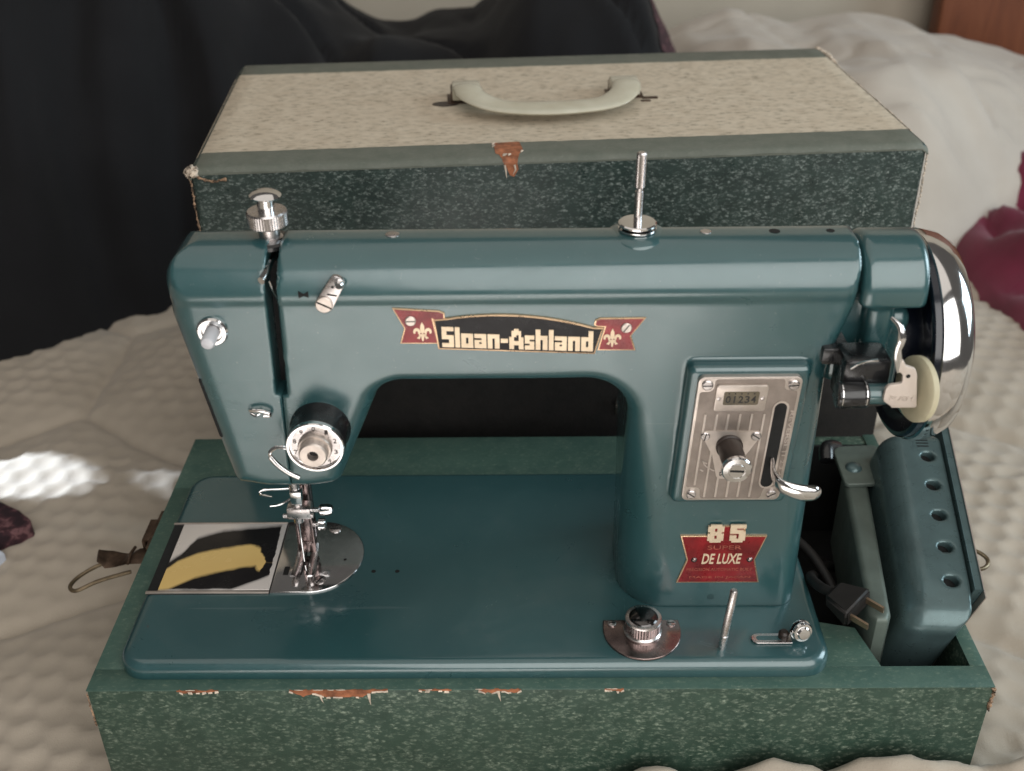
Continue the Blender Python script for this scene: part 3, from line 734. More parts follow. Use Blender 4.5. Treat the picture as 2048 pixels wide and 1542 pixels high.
def arm_f(x, y, z):
    d = body_f(x, y, z)
    gap = np.where(z > 22.9, .27, .012); g = HX(z)+gap-x
    cut = np.minimum(np.maximum(np.maximum(g, y-8.2), 0*z), g+0*y)       # remove everything left of the slot in front
    cut = np.maximum(g+0*y, 0*z-9)
    d = np.maximum(d, cut)
    # raised boss behind the stitch panel
    boss = rbox(x-.05*(z-20.7), y, z, 30.45, 36.3, 4.28, 8, 16.6, 24.75, .38)
    return smin(d, boss, .12)
def cover_f(x, y, z):
    gap = np.where(z > 22.9, -.27, -.012)
    return np.maximum(body_f(x, y, z), x-HX(z)-gap)
casting('arm', arm_f, (10.8, 3.9, 8.85), (38.7, 14.0, 30.6), .15, 'teal', mach)
casting('face_cover', cover_f, (5.9, 4.5, 16.8), (11.9, 14.0, 30.6), .13, 'teal', mach)
bb = B(); bb.prism([(HX(22.7)-.35, 22.92), (HX(22.7)+.35, 22.92), (HX(30)+.35, 29.4), (HX(30)-.35, 29.4)], 6.4, 7.2); bb.out('slot_shade', 'dark', mach)  # black block added inside the slot to stand for its deep shade
bb = B(); bb.prism(fillet([(7.02, 23.7, .1), (7.30, 23.6, .1), (7.92, 20.3, .1), (7.60, 20.2, .1)], 3), 5.30, 6.0, .05); bb.out('vent', 'dark', mach)

bb = B(); bb.sweep(catmull([(11.25, 7.0, 29.6), (11.1, 5.4, 29.35), (10.95, 4.75, 29.2)], 4), .16, .20, (0, 0, 1), 10); bb.sweep(catmull([(11.2, 5.2, 29.0), (11.3, 5.3, 28.4), (11.42, 5.5, 27.9)], 4), .07, .10, (0, 1, 0), 8)
bb.out('take_up_lever', 'chrome', mach)

def slot_screw(parent, c, d, r, ang, mat='nickel', name='screw', h=.08, slotmat='dark'):
    """slotted screw head at c looking along d; the slot is a dark groove"""
    c = Vector(c); d = Vector(d).normalized()
    bb = B(); bb.lathe(c, d, [(0, r), (h*.7, r), (h, r*.86)], 20); sc = bb.out(name, mat, parent)
    return sc
def slot_mark(bb, c, d, r, ang, h=.08, w=.16):
    c = Vector(c); d = Vector(d).normalized(); a = d.orthogonal().normalized()
    if abs(d.y) > .9: a = Vector((1, 0, 0))
    if abs(d.z) > .9: a = Vector((1, 0, 0))
    e = d.cross(a); u = a*math.cos(ang)+e*math.sin(ang); v2 = d.cross(u); c2 = c+d*(h+.004)
    hw = r*w
    P = [c2+u*r*.93+v2*hw, c2+u*r*.93-v2*hw, c2-u*r*.93-v2*hw, c2-u*r*.93+v2*hw]
    Q = [p-d*.05 for p in P]; bb.raw(P+Q, [(0, 1, 2, 3), (0, 4, 5, 1), (1, 5, 6, 2), (2, 6, 7, 3), (3, 7, 4, 0)])

# ---- face cover fittings
bb = B(); c = (8.28, 5.03, 26.5)
bb.lathe(c, (0, -1, 0), [(0, .74), (.16, .74), (.26, .66), (.26, .50), (.12, .46), (.12, .40), (.22, .38), (.22, .1)], 32); cb = bb.out('release_button', 'chrome', mach)
bb = B(); bb.lathe(c, (0.0, -1, -.05), [(.1, .34), (1.05, .34), (1.2, .28), (1.26, .15)], 24); bb.out('plunger', 'whiteplastic', cb)
bb = B(); bb.sweep(catmull([(9.45, 5.0, 22.15), (9.5, 4.75, 22.2), (10.0, 4.65, 22.22), (10.42, 4.7, 22.05), (10.42, 4.8, 21.85), (10.1, 4.75, 21.88)], 5), .07, .10, (0, 0, 1), 8); bb.sweep(catmull([(9.5, 4.8, 22.0), (9.75, 4.7, 21.92), (9.95, 4.75, 22.0)], 5), .08, None, (0, 0, 1), 8); bb.out('thread_clip', 'chrome', mach)
# upper thread guide
bb = B(); t0 = Vector((13.78, 28.12)); t1 = Vector((14.42, 29.2)); u = (t1-t0).normalized(); w = Vector((-u.y, u.x))
pl = [t0+w*.42*math.cos(a)-u*.44*math.sin(a) for a in np.linspace(0, PI, 12)]+[t1-w*.36*math.cos(a)+u*.30*math.sin(a) for a in np.linspace(0, PI, 10)]
bb.prism([(p.x, p.y) for p in pl], 4.5, 4.72, .04); bb.cyl((13.8, 4.72, 28.2), (13.8, 5.1, 28.2), .3); g = bb.out('upper_thread_guide', 'nickel', mach, label='nickel thread guide plate with a slotted screw')
bb = B(); bb.lathe((13.75, 4.5, 28.1), (0, -1, 0), [(0, .40), (.08, .40), (.11, .36)], 24); bb.out('screw', 'alu_light', g)
bb = B(); slot_mark(bb, (13.75, 4.5, 28.1), (0, -1, 0), .40, R(-28), .11, .11); bb.cyl((14.22, 4.53, 28.98), (14.22, 4.48, 28.98), .07); bb.prism([(13.9, 28.58), (14.35, 28.5), (14.38, 28.56), (13.95, 28.66)], 4.485, 4.53); bb.out('screw_slot', 'dark', g)
bb = B(); bb.lathe((14.55, 4.75, 29.1), (0, -1, .15), [(0, .2), (.45, .2), (.55, .12)], 16); bb.out('pin', 'chrome', g)
bb = B(); bb.cyl((16.45, 5.04, 28.1), (16.45, 4.99, 28.1), .10); bb.out('oil_hole', 'dark', mach)
bb = B(); bb.prism([(12.55, 28.25), (12.78, 28.40), (13.0, 28.28), (13.0, 28.58), (12.78, 28.46), (12.55, 28.6)], 4.80, 4.9); bb.out('oil_hole', 'dark', mach)

# ---- tension dial
DX, DZ = 12.78, 21.0
bb = B(); bb.lathe((DX, 5.05, DZ), (0, -1, 0), [(0, 1.50), (.25, 1.50), (.35, 1.43), (1.55, 1.43), (1.62, 1.38), (1.62, .2)], 48); dial = bb.out('tension_dial', 'black', mach, label='round thread tension dial')
bb = B(); bb.lathe((DX, 5.05, DZ), (0, -1, 0), [(1.56, 1.41), (1.80, 1.41), (1.86, 1.36), (1.86, 1.27), (1.80, 1.25), (1.66, 1.24)], 48); bb.out('dial_ring', 'chrome', dial)
bb = B(); bb.lathe((DX, 5.05, DZ), (0, -1, 0), [(1.62, 1.20), (1.70, 1.18), (1.72, .8)], 48); bb.out('dial_face', 'nickel', dial)
bb = B(); bb.lathe((DX, 5.05, DZ), (0, -1, 0), [(1.70, .84), (1.98, .82), (2.02, .78), (2.02, .70), (2.10, .70), (2.45, .68), (2.52, .62), (2.52, .27), (2.2, .24), (2.2, .05)], 48, (0, 1, .02)); bb.out('dial_knob', 'alu_light', dial)
bb = B(); bb.lathe((DX, 5.05, DZ), (0, -1, 0), [(2.21, .225), (2.25, .20)], 20); bb.out('dial_hole', 'dark', dial)
for k, ch in enumerate('3210987654'):
    a = R(90+36*(k-3)); cxp = DX-1.02*math.cos(a)*-1; czp = DZ+1.02*math.sin(a)
    text_part('dial_number', ch, 'blackbrown', dial, cxp-.08, cxp+.08, czp-.12, czp+.12, 3.335, .012)
bb = B(); bb.sweep(catmull([(11.45, 3.6, 20.75), (10.85, 3.6, 20.8), (10.5, 3.55, 20.55), (10.52, 3.5, 20.25)], 6), .10, None, (0, 1, 0), 8); bb.sweep(catmull([(10.48, 3.5, 20.3), (10.8, 3.45, 19.85), (11.3, 3.4, 19.4), (11.78, 3.4, 19.1)], 6), .14, .12, (0, 1, 0), 10); bb.out('check_spring', 'chrome', mach)

# ---- needle side
bb = B(); bb.cyl((10.1, 8.7, 12.2), (10.1, 8.7, 17.8), .30, None, 20); bb.out('needle_bar', 'nickel', mach)
bb = B(); bb.cyl((10.45, 9.7, 10.4), (10.45, 9.7, 17.8), .36, None, 20); bb.out('presser_bar', 'brownmetal', mach)
bb = B(); bb.box(9.55, 10.9, 8.25, 9.1, 12.6, 13.35, .10); bb.cyl((9.3, 8.5, 12.7), (11.0, 8.5, 12.7), .14, None, 12); cl = bb.out('needle_clamp', 'nickel', mach)
bb = B(); bb.cyl((10.8, 8.65, 13.0), (11.3, 8.65, 13.0), .13, None, 12); bb.lathe((11.3, 8.65, 13.0), (1, 0, 0), [(0, .2), (.1, .32), (.5, .34), (.75, .26), (.85, .1)], 20, (1, 2, .03)); bb.out('thumb_screw', 'chrome', cl)
bb = B(); bb.cyl((10.1, 8.6, 9.3), (10.1, 8.6, 12.4), .05, .07, 10); bb.out('needle', 'chrome', mach)
bb = B(); bb.sweep(catmull([(10.3, 8.9, 14.35), (9.4, 8.6, 14.5), (8.4, 8.5, 14.5), (8.25, 8.4, 14.3), (8.9, 8.3, 14.2)], 6), .05, .09, (0, 0, 1), 8); bb.sweep(catmull([(9.9, 8.6, 13.9), (9.3, 8.4, 13.6), (8.7, 8.3, 13.55)], 5), .06, None, (0, 0, 1), 8); bb.box(9.85, 10.5, 8.3, 9.0, 13.6, 14.5, .08); bb.out('thread_guide', 'chrome', mach)
bb = B(); bb.box(9.75, 10.75, 9.15, 9.75, 10.3, 12.4, .08); bb.box(9.75, 9.92, 8.95, 9.2, 10.3, 12.4, .03); bb.box(10.58, 10.75, 8.95, 9.2, 10.3, 12.4, .03); foot = bb.out('presser_foot', 'brownmetal', mach)
for sx in (-1, 1):
    bb = B(); x = 10.2+sx*.42; bb.sweep(catmull([(x, 9.7, 9.75), (x, 8.9, 9.42), (x, 7.9, 9.36), (x+sx*.05, 7.2, 9.45), (x+sx*.08, 6.95, 9.62)], 5), lerp_list([.16, .20, .22, .20, .16], 21), .06, (0, 0, 1), 8); bb.out('toe', 'nickel', foot)
bb = B(); bb.box(9.7, 10.75, 9.1, 9.7, 9.5, 10.35, .08); bb.out('ankle', 'brownmetal', foot)
bb = B(); bb.lathe((10.75, 9.5, 11.3), (1, 0, 0), [(0, .16), (.25, .16), (.25, .34), (.6, .34), (.66, .28)], 20, (2, 3, .03)); bb.out('foot_screw', 'chrome', foot)
# plates on the bed
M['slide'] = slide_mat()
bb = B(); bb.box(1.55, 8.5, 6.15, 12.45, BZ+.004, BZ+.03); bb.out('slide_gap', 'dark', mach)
bb = B(); bb.slab([(2.15, 6.40), (8.44, 6.40), (8.44, 12.28), (2.15, 12.28)], BZ+.034, BZ+.12, .03); sl = bb.out('slide_plate', 'slide', mach, label='polished slide plate with a yellow and black painted reflection')
for (ya_, yb_) in ((6.16, 6.36), (12.30, 12.44)):
    bb = B(); bb.box(1.5, 8.46, ya_, yb_, BZ+.006, BZ+.125, .03); bb.out('slide_rail', 'alu_light', sl)
npoly = [(8.52, 6.16)]+[(10.55+3.1*math.cos(a)*.93, 9.3+3.14*math.sin(a)) for a in np.linspace(-PI/2, PI/2, 28)]+[(8.52, 12.44)]
bb = B(); bb.slab(npoly, BZ+.006, BZ+.14, .06); npl = bb.out('needle_plate', 'chrome', mach, 50)
bb = B()
for x in (9.75, 10.05, 10.35, 10.65): bb.box(x-.05, x+.05, 7.6, 9.9, BZ+.142, BZ+.16)
bb.box(9.0, 9.3, 7.6, 8.3, BZ+.142, BZ+.155); bb.cyl((12.4, 8.9, BZ+.1), (12.4, 8.9, BZ+.152), .09); bb.out('feed_slot', 'dark', npl)
bb = B(); bb.box(9.84, 9.96, 7.9, 9.6, BZ+.15, BZ+.24, .02); bb.box(10.44, 10.56, 7.9, 9.6, BZ+.15, BZ+.24, .02); bb.out('feed_dog', 'nickel', npl)
for (x, y) in ((11.45, 11.7), (11.2, 7.15)):
    bb = B(); bb.lathe((x, y, BZ+.14), (0, 0, 1), [(0, .36), (.03, .36), (.05, .32)], 24); s_ = bb.out('screw', 'nickel', npl)
for (x, y, a_) in ((11.45, 11.7, 5), (11.2, 7.15, 60)):
    bb = B(); slot_mark(bb, (x, y, BZ+.14), (0, 0, 1), .36, R(a_), .05); bb.out('screw_slot', 'dark', npl)
for x in (14.14, 15.5):
    bb = B(); bb.cyl((x, 8.02, BZ-.02), (x, 8.02, BZ+.008), .13, None, 20); bb.out('bed_hole', 'dark', mach)

# ---- top fittings
bb = B(); bb.lathe((10.95, 7.35, 29.9), (0, 0, 1), [(0, 1.05), (.18, 1.05), (.28, .92), (.28, .6)], 36); bb.out('knob_seat', 'black', mach)
bb = B(); bb.lathe((10.98, 7.35, 30.1), (0, 0, 1), [(0, .62), (.12, .62), (.16, .5), (.72, .5), (.74, .90), (.79, .95), (1.38, .95), (1.46, .88), (1.47, .55), (1.47, .42)], 96, (5, 6, .025)); pk = bb.out('pressure_knob', 'nickel', mach, 24, label='knurled presser pressure knob')
bb = B(); bb.lathe((10.98, 7.35, 31.5), (.05, 0, 1), [(0, .40), (.62, .40), (.68, .62), (.74, .72), (.80, .74), (.92, .58), (1.0, .28), (1.02, .05)], 36); bb.out('knob_cap', 'chrome', pk)
bb = B(); bb.lathe((28.25, 7.5, 29.95), (0, 0, 1), [(0, 1.55), (.22, 1.45), (.34, 1.15), (.38, .9)], 40); bb.out('spool_boss', 'teal', mach, 60)
bb = B(); bb.lathe((28.22, 7.55, 30.33), (0, 0, 1), [(0, .80), (.05, .90), (.14, .90), (.18, .6), (.24, .6), (.28, .90), (.36, .90), (.41, .84), (.43, .3)], 40); sp_ = bb.out('spool_pin', 'chrome', mach)
bb = B(); bb.lathe((28.22, 7.55, 30.68), (.012, 0, 1), [(0, .20), (1.55, .20), (1.6, .155), (1.72, .155), (1.77, .24), (3.35, .24), (3.42, .17)], 20, (4, 5, .035)); bb.out('pin_shaft', 'nickel', sp_)
for (x, r) in ((16.75, .33), (31.4, .26)):
    bb = B(); bb.lathe((x, 7.3, 30.27), (0, 0, 1), [(0, r), (.05, r), (.07, r*.9)], 24); bb.out('top_screw', 'nickel', mach)
for (x, r) in ((34.6, .26), (37.2, .20)):
    bb = B(); bb.cyl((x, 7.3, 30.25), (x, 7.3, 30.31), r, None, 24); bb.out('oil_hole', 'dark', mach)

# ---- nameplate
nb = B()
# black centre with arched top
def arch_z(x): return 26.92+.36*(1-((x-22.3)/3.2)**2) - .050*(x-22.3)
cen = [(18.82, 25.48), (26.22, 25.16), (26.6, 26.56)]+[(x, arch_z(x)) for x in np.linspace(26.1, 19.25, 16)]+[(18.66, 27.06)]
nb.prism(cen, 4.86, 4.97, .02); name_o = nb.out('nameplate', 'gold', mach, 30, 'black and red nameplate badge with gilt edges')
def inset(poly, d):
    P = [Vector(p) for p in poly]; A = sum(P[i-1].x*P[i].y-P[i].x*P[i-1].y for i in range(len(P))); s_ = 1 if A > 0 else -1; out = []
    for i in range(len(P)):
        a = (P[i]-P[i-1]).normalized(); b_ = (P[(i+1) % len(P)]-P[i]).normalized(); n1 = Vector((-a.y, a.x))*s_; n2 = Vector((-b_.y, b_.x))*s_
        m_ = (n1+n2); m_ = m_/max(.35, m_.length**2/2) if m_.length > 1e-3 else n1
        out.append(tuple(P[i]+m_*d))
    return out
bb = B(); bb.prism(inset(cen, .075), 4.845, 4.9); bb.out('enamel', 'blackenamel', name_o)
lf = [(16.78, 27.66), (18.95, 27.50), (19.2, 27.38), (19.2, 26.98), (19.0, 26.90), (18.66, 27.04), (18.86, 25.76), (17.04, 25.78), (17.28, 26.60)]
rf = [(28.56, 27.06), (26.42, 27.06), (26.2, 26.96), (26.14, 26.70), (26.3, 26.60), (26.64, 26.58), (26.34, 25.34), (28.14, 25.32), (27.9, 26.1)]
for fl in (lf, rf):
    bb = B(); bb.prism(fl, 4.90, 4.985, .015); bb.out('ribbon_end', 'gold', name_o)
    bb = B(); bb.prism(inset(fl, .06), 4.884, 4.93); bb.out('enamel', 'red', name_o)
def fleur(cx, cz, s):
    bb = B()
    pet = [(0, 1.0), (.17, .62), (.20, .25), (.10, -.12), (.0, -.2)]; pet = pet+[(-x, z) for x, z in pet[-2:0:-1]]
    bb.prism([(cx+x*s, cz+z*s) for x, z in pet], 4.855, 4.886)
    for m_ in (-1, 1):
        side = catmull([(.14, -.05, 0), (.30, .30, 0), (.58, .40, 0), (.80, .20, 0), (.82, -.10, 0), (.66, -.16, 0), (.60, .06, 0), (.44, .08, 0), (.36, -.2, 0)], 3, True)
        bb.prism([(cx+m_*p.x*s, cz+p.y*s) for p in side], 4.858, 4.886)
    bb.prism([(cx-.34*s, cz-.22*s), (cx+.34*s, cz-.22*s), (cx+.34*s, cz-.38*s), (cx-.34*s, cz-.38*s)], 4.85, 4.886)
    bb.prism([(cx-.16*s, cz-.40*s), (cx+.16*s, cz-.40*s), (cx+.05*s, cz-.95*s), (cx-.05*s, cz-.95*s)], 4.855, 4.886)
    bb.prism([(cx-.55*s, cz-.62*s), (cx-.30*s, cz-.42*s), (cx-.16*s, cz-.44*s), (cx-.30*s, cz-.74*s)], 4.857, 4.886)
    bb.prism([(cx+.55*s, cz-.62*s), (cx+.30*s, cz-.42*s), (cx+.16*s, cz-.44*s), (cx+.30*s, cz-.74*s)], 4.857, 4.886)
    bb.out('fleur_emblem', 'goldtext', name_o)
fleur(18.13, 26.42, .52); fleur(27.02, 26.02, .50)
for (x, z, a) in ((17.60, 27.0, 0), (27.66, 26.55, -55)):
    bb = B(); bb.lathe((x, 4.9, z), (0, -1, 0), [(0, .26), (.06, .26), (.09, .22)], 20); bb.out('badge_screw', 'alu_light', name_o)
    bb = B(); slot_mark(bb, (x, 4.9, z), (0, -1, 0), .23, R(-a), .09, .12); bb.out('screw_slot', 'dark', name_o)
GL = {
 'S': ['11111', '11111', '11000', '11000', '11111', '11111', '00011', '00011', '11111', '11111'],
 'l': ['11']*10,
 'o': ['']*3+['11111', '11111', '11011', '11011', '11011', '11111', '11111'],
 'a': ['']*3+['11111', '11111', '00011', '11111', '11011', '11111', '11111'],
 'n': ['']*3+['11111', '11111', '11011', '11011', '11011', '11011', '11011'],
 '-': ['']*5+['111', '111']+['']*3,
 'A': ['001100', '011110', '011110', '011010', '110011', '110011', '111111', '111111', '110011', '110011'],
 's': ['']*3+['1111', '1111', '1100', '1111', '0011', '1111', '1111'],
 'h': ['11000']*3+['11111', '11111', '11011', '11011', '11011', '11011', '11011'],
 'd': ['00011']*3+['11111', '11111', '11011', '11011', '11011', '11111', '11111'],
 '8': ['0111110', '1111111', '1110111', '1110111', '0111110', '1111111', '1110111', '1110111', '1111111', '0111110'],
 '5': ['1111111', '1111111', '1110000', '1111110', '1111111', '0000111', '1110111', '1110111', '1111111', '0111110'],
}
word = 'Sloan-Ashland'; gapc = .55; tot = sum(max(len(r) for r in GL[c]) for c in word)+gapc*(len(word)-1)
cw = (26.12-19.03)/tot; x = 19.03
for c in word:
    bb = block_letters(GL[c], x, 25.64, cw, .108, 4.848, .05, lambda xx, zz: (xx, zz-.043*(xx-19.03))); bb.out('letter', 'goldtext', name_o, 30)
    x += (max(len(r) for r in GL[c])+gapc)*cw

# ---- model badge
mb = [(31.02, 14.08), (35.57, 14.05), (35.09, 12.42), (35.46, 10.83), (31.0, 10.84), (31.46, 12.43)]
bb = B(); bb.prism(mb, 4.87, 5.02, .015); bb.prism([(32.45, 14.07), (34.40, 14.07), (34.40, 14.70), (32.45, 14.70)], 4.90, 5.03); bd = bb.out('model_badge', 'gold', mach, 30, 'red shield shaped model badge')
bb = B(); bb.prism(inset(mb, .07), 4.853, 4.90); bb.prism([(32.55, 14.0), (34.3, 14.0), (34.3, 14.64), (32.55, 14.64)], 4.857, 4.91); bb.out('enamel', 'red', bd)
for c, x0, x1 in (('8', 32.42, 33.26), ('5', 33.58, 34.40)):
    bb = block_letters(GL[c], x0, 13.70, (x1-x0)/7, .116, 4.87, .10); bb.out('numeral', 'goldtext', bd, 30)
text_part('lettering', 'SUPER', 'faint', bd, 32.5, 34.3, 13.16, 13.43, 4.853, .012)
text_part('lettering', 'DE LUXE', 'goldtext', bd, 32.25, 34.36, 12.18, 12.88, 4.853, .03, .02, .18)
text_part('lettering', 'PRECISION AUTOMATIC BUILT', 'faint', bd, 31.5, 35.0, 11.68, 11.88, 4.853, .012)
text_part('lettering', 'MADE IN JAPAN', 'faint', bd, 31.68, 34.95, 11.13, 11.31, 4.853, .012)
for x in (31.85, 34.80):
    bb = B(); bb.lathe((x, 4.86, 12.45), (0, -1, 0), [(0, .17), (.05, .15), (.10, .08), (.115, .02)], 16); bb.out('rivet', 'brownmetal', bd)
bb = B(); bb.lathe((32.97, 5.03, 9.72), (0, -1, 0), [(0, .26), (.04, .26), (.06, .2)], 20); bb.out('foot_bolt', 'teal', mach)

# ---- stitch panel
SH = lambda q: (q[0]+.05*(q[2]-20.7), q[1], q[2])
PY = 4.12
pp = rrect(30.92, 35.82, 17.08, 24.34, .32)
bb = B(); bb.prism(pp, PY-.10, PY+.20, .03).warp(SH); pan = bb.out('stitch_panel', 'alu_light', mach, 30, 'metal stitch length panel with ribs and a counter window')
inner = fillet([(31.72, 24.22, .15), (35.0, 24.22, .15), (35.02, 23.62, .25), (35.68, 23.55, .15), (35.68, 17.95, .15), (34.95, 17.86, .25), (34.85, 17.2, .15), (31.85, 17.2, .15), (31.75, 17.9, .25), (31.05, 17.92, .12), (31.05, 23.5, .12), (31.7, 23.55, .25)], 4)
bb = B(); bb.prism(inner, PY-.112, PY-.05).warp(SH); bb.out('panel_field', 'alu', pan)
def pbox(name, x0, x1, z0, z1, y0, y1, mat, bev=.01):
    bb = B(); bb.box(x0, x1, y0, y1, z0, z1, bev, 1); bb.warp(SH); return bb.out(name, mat, pan)
for i, x in enumerate((31.47, 32.03, 32.58, 33.14, 33.70, 34.29)):
    pbox('rib', x-.055, x+.055, 18.05 if i == 0 else 17.3, 22.26, PY-.15, PY-.09, 'alu_light')
bb = B(); bb.prism(fillet([(31.3, 21.35, .2), (34.45, 21.3, .2), (33.6, 19.6, .4), (32.95, 18.45, .25), (32.5, 18.5, .2), (32.1, 19.9, .3)], 4), PY-.165, PY-.1).warp(SH); bb.out('knob_plate', 'alu_light', pan)
def pscrew(x, z, r, a):
    q = SH((x, 0, z)); bb = B(); bb.lathe((q[0], PY-.1, z), (0, -1, 0), [(0, r), (.09, r), (.13, r*.8)], 20); bb.out('screw', 'nickel', pan)
    bb = B(); slot_mark(bb, (q[0], PY-.1, z), (0, -1, 0), r*.95, R(a), .13, .13); bb.out('screw_slot', 'dark', pan)
pscrew(31.35, 23.93, .27, 3); pscrew(35.42, 23.92, .27, 3); pscrew(31.36, 17.5, .25, -35); pscrew(35.38, 17.48, .25, 30); pscrew(31.62, 21.02, .23, 80); pscrew(34.08, 21.02, .25, -35); pscrew(32.78, 18.78, .2, 15)
fr = rrect(31.80, 34.24, 22.5, 23.96, .14); bb = B(); bb.prism(fr, PY-.24, PY-.09, .03).warp(SH); bb.out('counter_frame', 'alu_light', pan)
bb = B(); bb.prism(rrect(32.18, 33.86, 22.87, 23.62, .10), PY-.248, PY-.2).warp(SH); bb.out('counter_window', 'windowyellow', pan)
for i, ch in enumerate('01234'):
    x0 = 32.27+i*.30; dw = .08 if ch == '1' else 0; text_part('digit', ch, 'black', pan, x0+.02+dw, x0+.26-dw, 22.99, 23.38, PY-.248, .008, .02, tf=SH)
    pbox('digit_mark', x0+.11, x0+.18, 23.47, 23.54, PY-.256, PY-.24, 'black', 0)
for x in (31.98, 34.05):
    q = SH((x, 0, 23.22)); bb = B(); bb.lathe((q[0], PY-.24, 23.22), (0, -1, 0), [(0, .10), (.03, .10), (.04, .07)], 14); bb.out('screw', 'nickel', pan)
def stadium(x, z0, z1, r): return [(x+r*math.cos(a), z1-r+r*math.sin(a)) for a in np.linspace(0, PI, 12)]+[(x+r*math.cos(a), z0+r+r*math.sin(a)) for a in np.linspace(PI, 2*PI, 12)]
bb = B(); bb.prism(stadium(35.03, 17.84, 23.0, .39), PY-.15, PY-.09).warp(SH); bb.out('slot_border', 'alu_light', pan)
bb = B(); bb.prism(stadium(35.02, 17.94, 22.9, .295), PY-.158, PY-.1).warp(SH); bb.out('lever_slot', 'dark', pan)
text_part('lettering', 'REVERSE', 'alu_light', pan, 35.52, 35.70, 20.25, 22.45, PY-.112, .02, 0, 0, 1, tf=SH)
text_part('lettering', '1 2 3 4 5', 'alu_light', pan, 35.52, 35.68, 18.25, 19.85, PY-.112, .02, 0, 0, 1, tf=SH)
pbox('scale_mark', 35.48, 35.72, 20.02, 20.08, PY-.13, PY-.1, 'alu_light', 0)
bb = B(); bb.sweep(catmull([(31.62, PY-.125, 19.55), (31.78, PY-.125, 19.25), (32.1, PY-.125, 19.0), (32.25, PY-.125, 18.92)], 4), .035, .02, (0, 1, 0), 6); bb.sweep([(31.6, PY-.125, 19.55), (31.85, PY-.125, 19.35)], .04, .02, (0, 1, 0), 6); bb.sweep([(31.55, PY-.125, 19.0), (31.7, PY-.125, 18.9)], .04, .02, (0, 1, 0), 6); bb.out('arrow_mark', 'alu_light', pan)
bb = B(); kx, kz = 32.84, 20.45
bb.lathe((kx, PY-.15, kz), (.02, -1, 0), [(0, .66), (.15, .66), (.2, .60), (1.75, .58), (1.8, .5)], 40); bb.out('panel_knob', 'blackbrown', pan)
bb = B(); bb.lathe((kx+.035, PY-1.93, kz), (.02, -1, 0), [(0, .6), (.06, .72), (.22, .72), (.30, .66), (.32, .42), (.30, .40), (.34, .38)], 40); bb.out('knob_cap', 'chrome', pan)
bb = B(); slot_mark(bb, (kx+.04, PY-1.93, kz), (.0, -1, 0), .36, R(-4), .345, .16); bb.out('screw_slot', 'dark', pan)
lp = catmull([(35.0, 4.4, 19.75), (34.98, 3.6, 19.55), (34.92, 2.9, 19.45), (35.1, 2.3, 19.35), (35.6, 2.05, 19.2), (36.2, 2.0, 19.05), (36.75, 2.1, 18.95), (37.05, 2.2, 18.9)], 6); n_ = len(lp)
bb = B(); bb.sweep(lp, lerp_list([.12, .12, .13, .16, .20, .24, .24, .12], n_), lerp_list([.28, .30, .32, .36, .42, .46, .44, .22], n_), (0, 0, 1), 16); bb.out('reverse_lever', 'chrome', mach, 60, 'curved chrome reverse lever')

# ---- drop feed knob, bobbin pin, bobbin tension
dp = [(27.05, 3.85), (27.0, 3.2)]+[(29.08+2.07*math.cos(a), 3.05+2.1*math.sin(a)) for a in np.linspace(PI+.05, 2*PI-.05, 24)]+[(31.16, 3.2), (31.1, 3.85)]
bb = B(); bb.slab(dp, BZ+.004, BZ+.12, .05); dk = bb.out('drop_feed_knob', 'brownmetal', mach, 40, 'knurled drop feed knob on a tarnished half round plate')
bb = B(); bb.lathe((29.1, 3.0, BZ+.12), (0, 0, 1), [(0, 1.0), (.10, 1.02), (.14, .96), (.2, .93), (.85, .93), (.9, .98), (.98, .96), (1.02, .88)], 80, (3, 4, .03)); bb.out('knurled_ring', 'nickel', dk)
bb = B(); bb.lathe((29.1, 3.0, BZ+1.08), (0, 0, 1), [(-.10, .84), (.02, .82), (.16, .64), (.23, .40), (.26, .15), (.265, .03)], 40); bb.out('knob_dome', 'gunmetal', dk, 60)
for x in (27.5, 30.68):
    bb = B(); bb.lathe((x, 3.55, BZ+.12), (0, 0, 1), [(0, .24), (.05, .24), (.08, .18)], 18); bb.out('screw', 'nickel', dk)
    bb = B(); slot_mark(bb, (x, 3.55, BZ+.12), (0, 0, 1), .2, R(5), .08); bb.out('screw_slot', 'dark', dk)
bb = B(); bb.lathe((33.15, 1.87, BZ-.02), (.075, 0, 1), [(0, .21), (.9, .21), (.95, .17), (1.0, .21), (3.95, .20), (4.05, .14)], 18); bb.out('bobbin_pin', 'nickel', mach)
bb = B()
lo_ = [(36.9, 2.78)]+[(35.15+.36*math.cos(a), 2.42+.36*math.sin(a)) for a in np.linspace(PI/2, 3*PI/2, 14)]+[(36.9, 2.06)]
loop_in = [(36.5, 2.58)]+[(35.2+.15*math.cos(a), 2.42+.16*math.sin(a)) for a in np.linspace(PI/2, 3*PI/2, 12)]+[(36.5, 2.26)]
bb.slab(lo_, BZ+.05, BZ+.13, .03); bt = bb.out('bobbin_tension', 'nickel', mach, 40, 'bobbin winding tension disc on a slotted bracket')
bb = B(); bb.slab(loop_in, BZ+.131, BZ+.138); bb.out('bracket_slot', 'teal', bt)
bb = B(); bb.lathe((37.25, 2.7, BZ+.62), (.25, -1, .25), [(0, .2), (.1, .52), (.2, .58), (.28, .58), (.30, .3), (.4, .3), (.42, .54), (.52, .56), (.62, .50), (.64, .36), (.70, .36), (.78, .30), (.80, .1)], 32); bb.out('tension_disc', 'chrome', bt)
bb = B(); bb.lathe((36.5, 2.5, BZ+.13), (0, 0, 1), [(0, .28), (.3, .28), (.42, .18)], 20); bb.out('screw', 'blackbrown', bt)

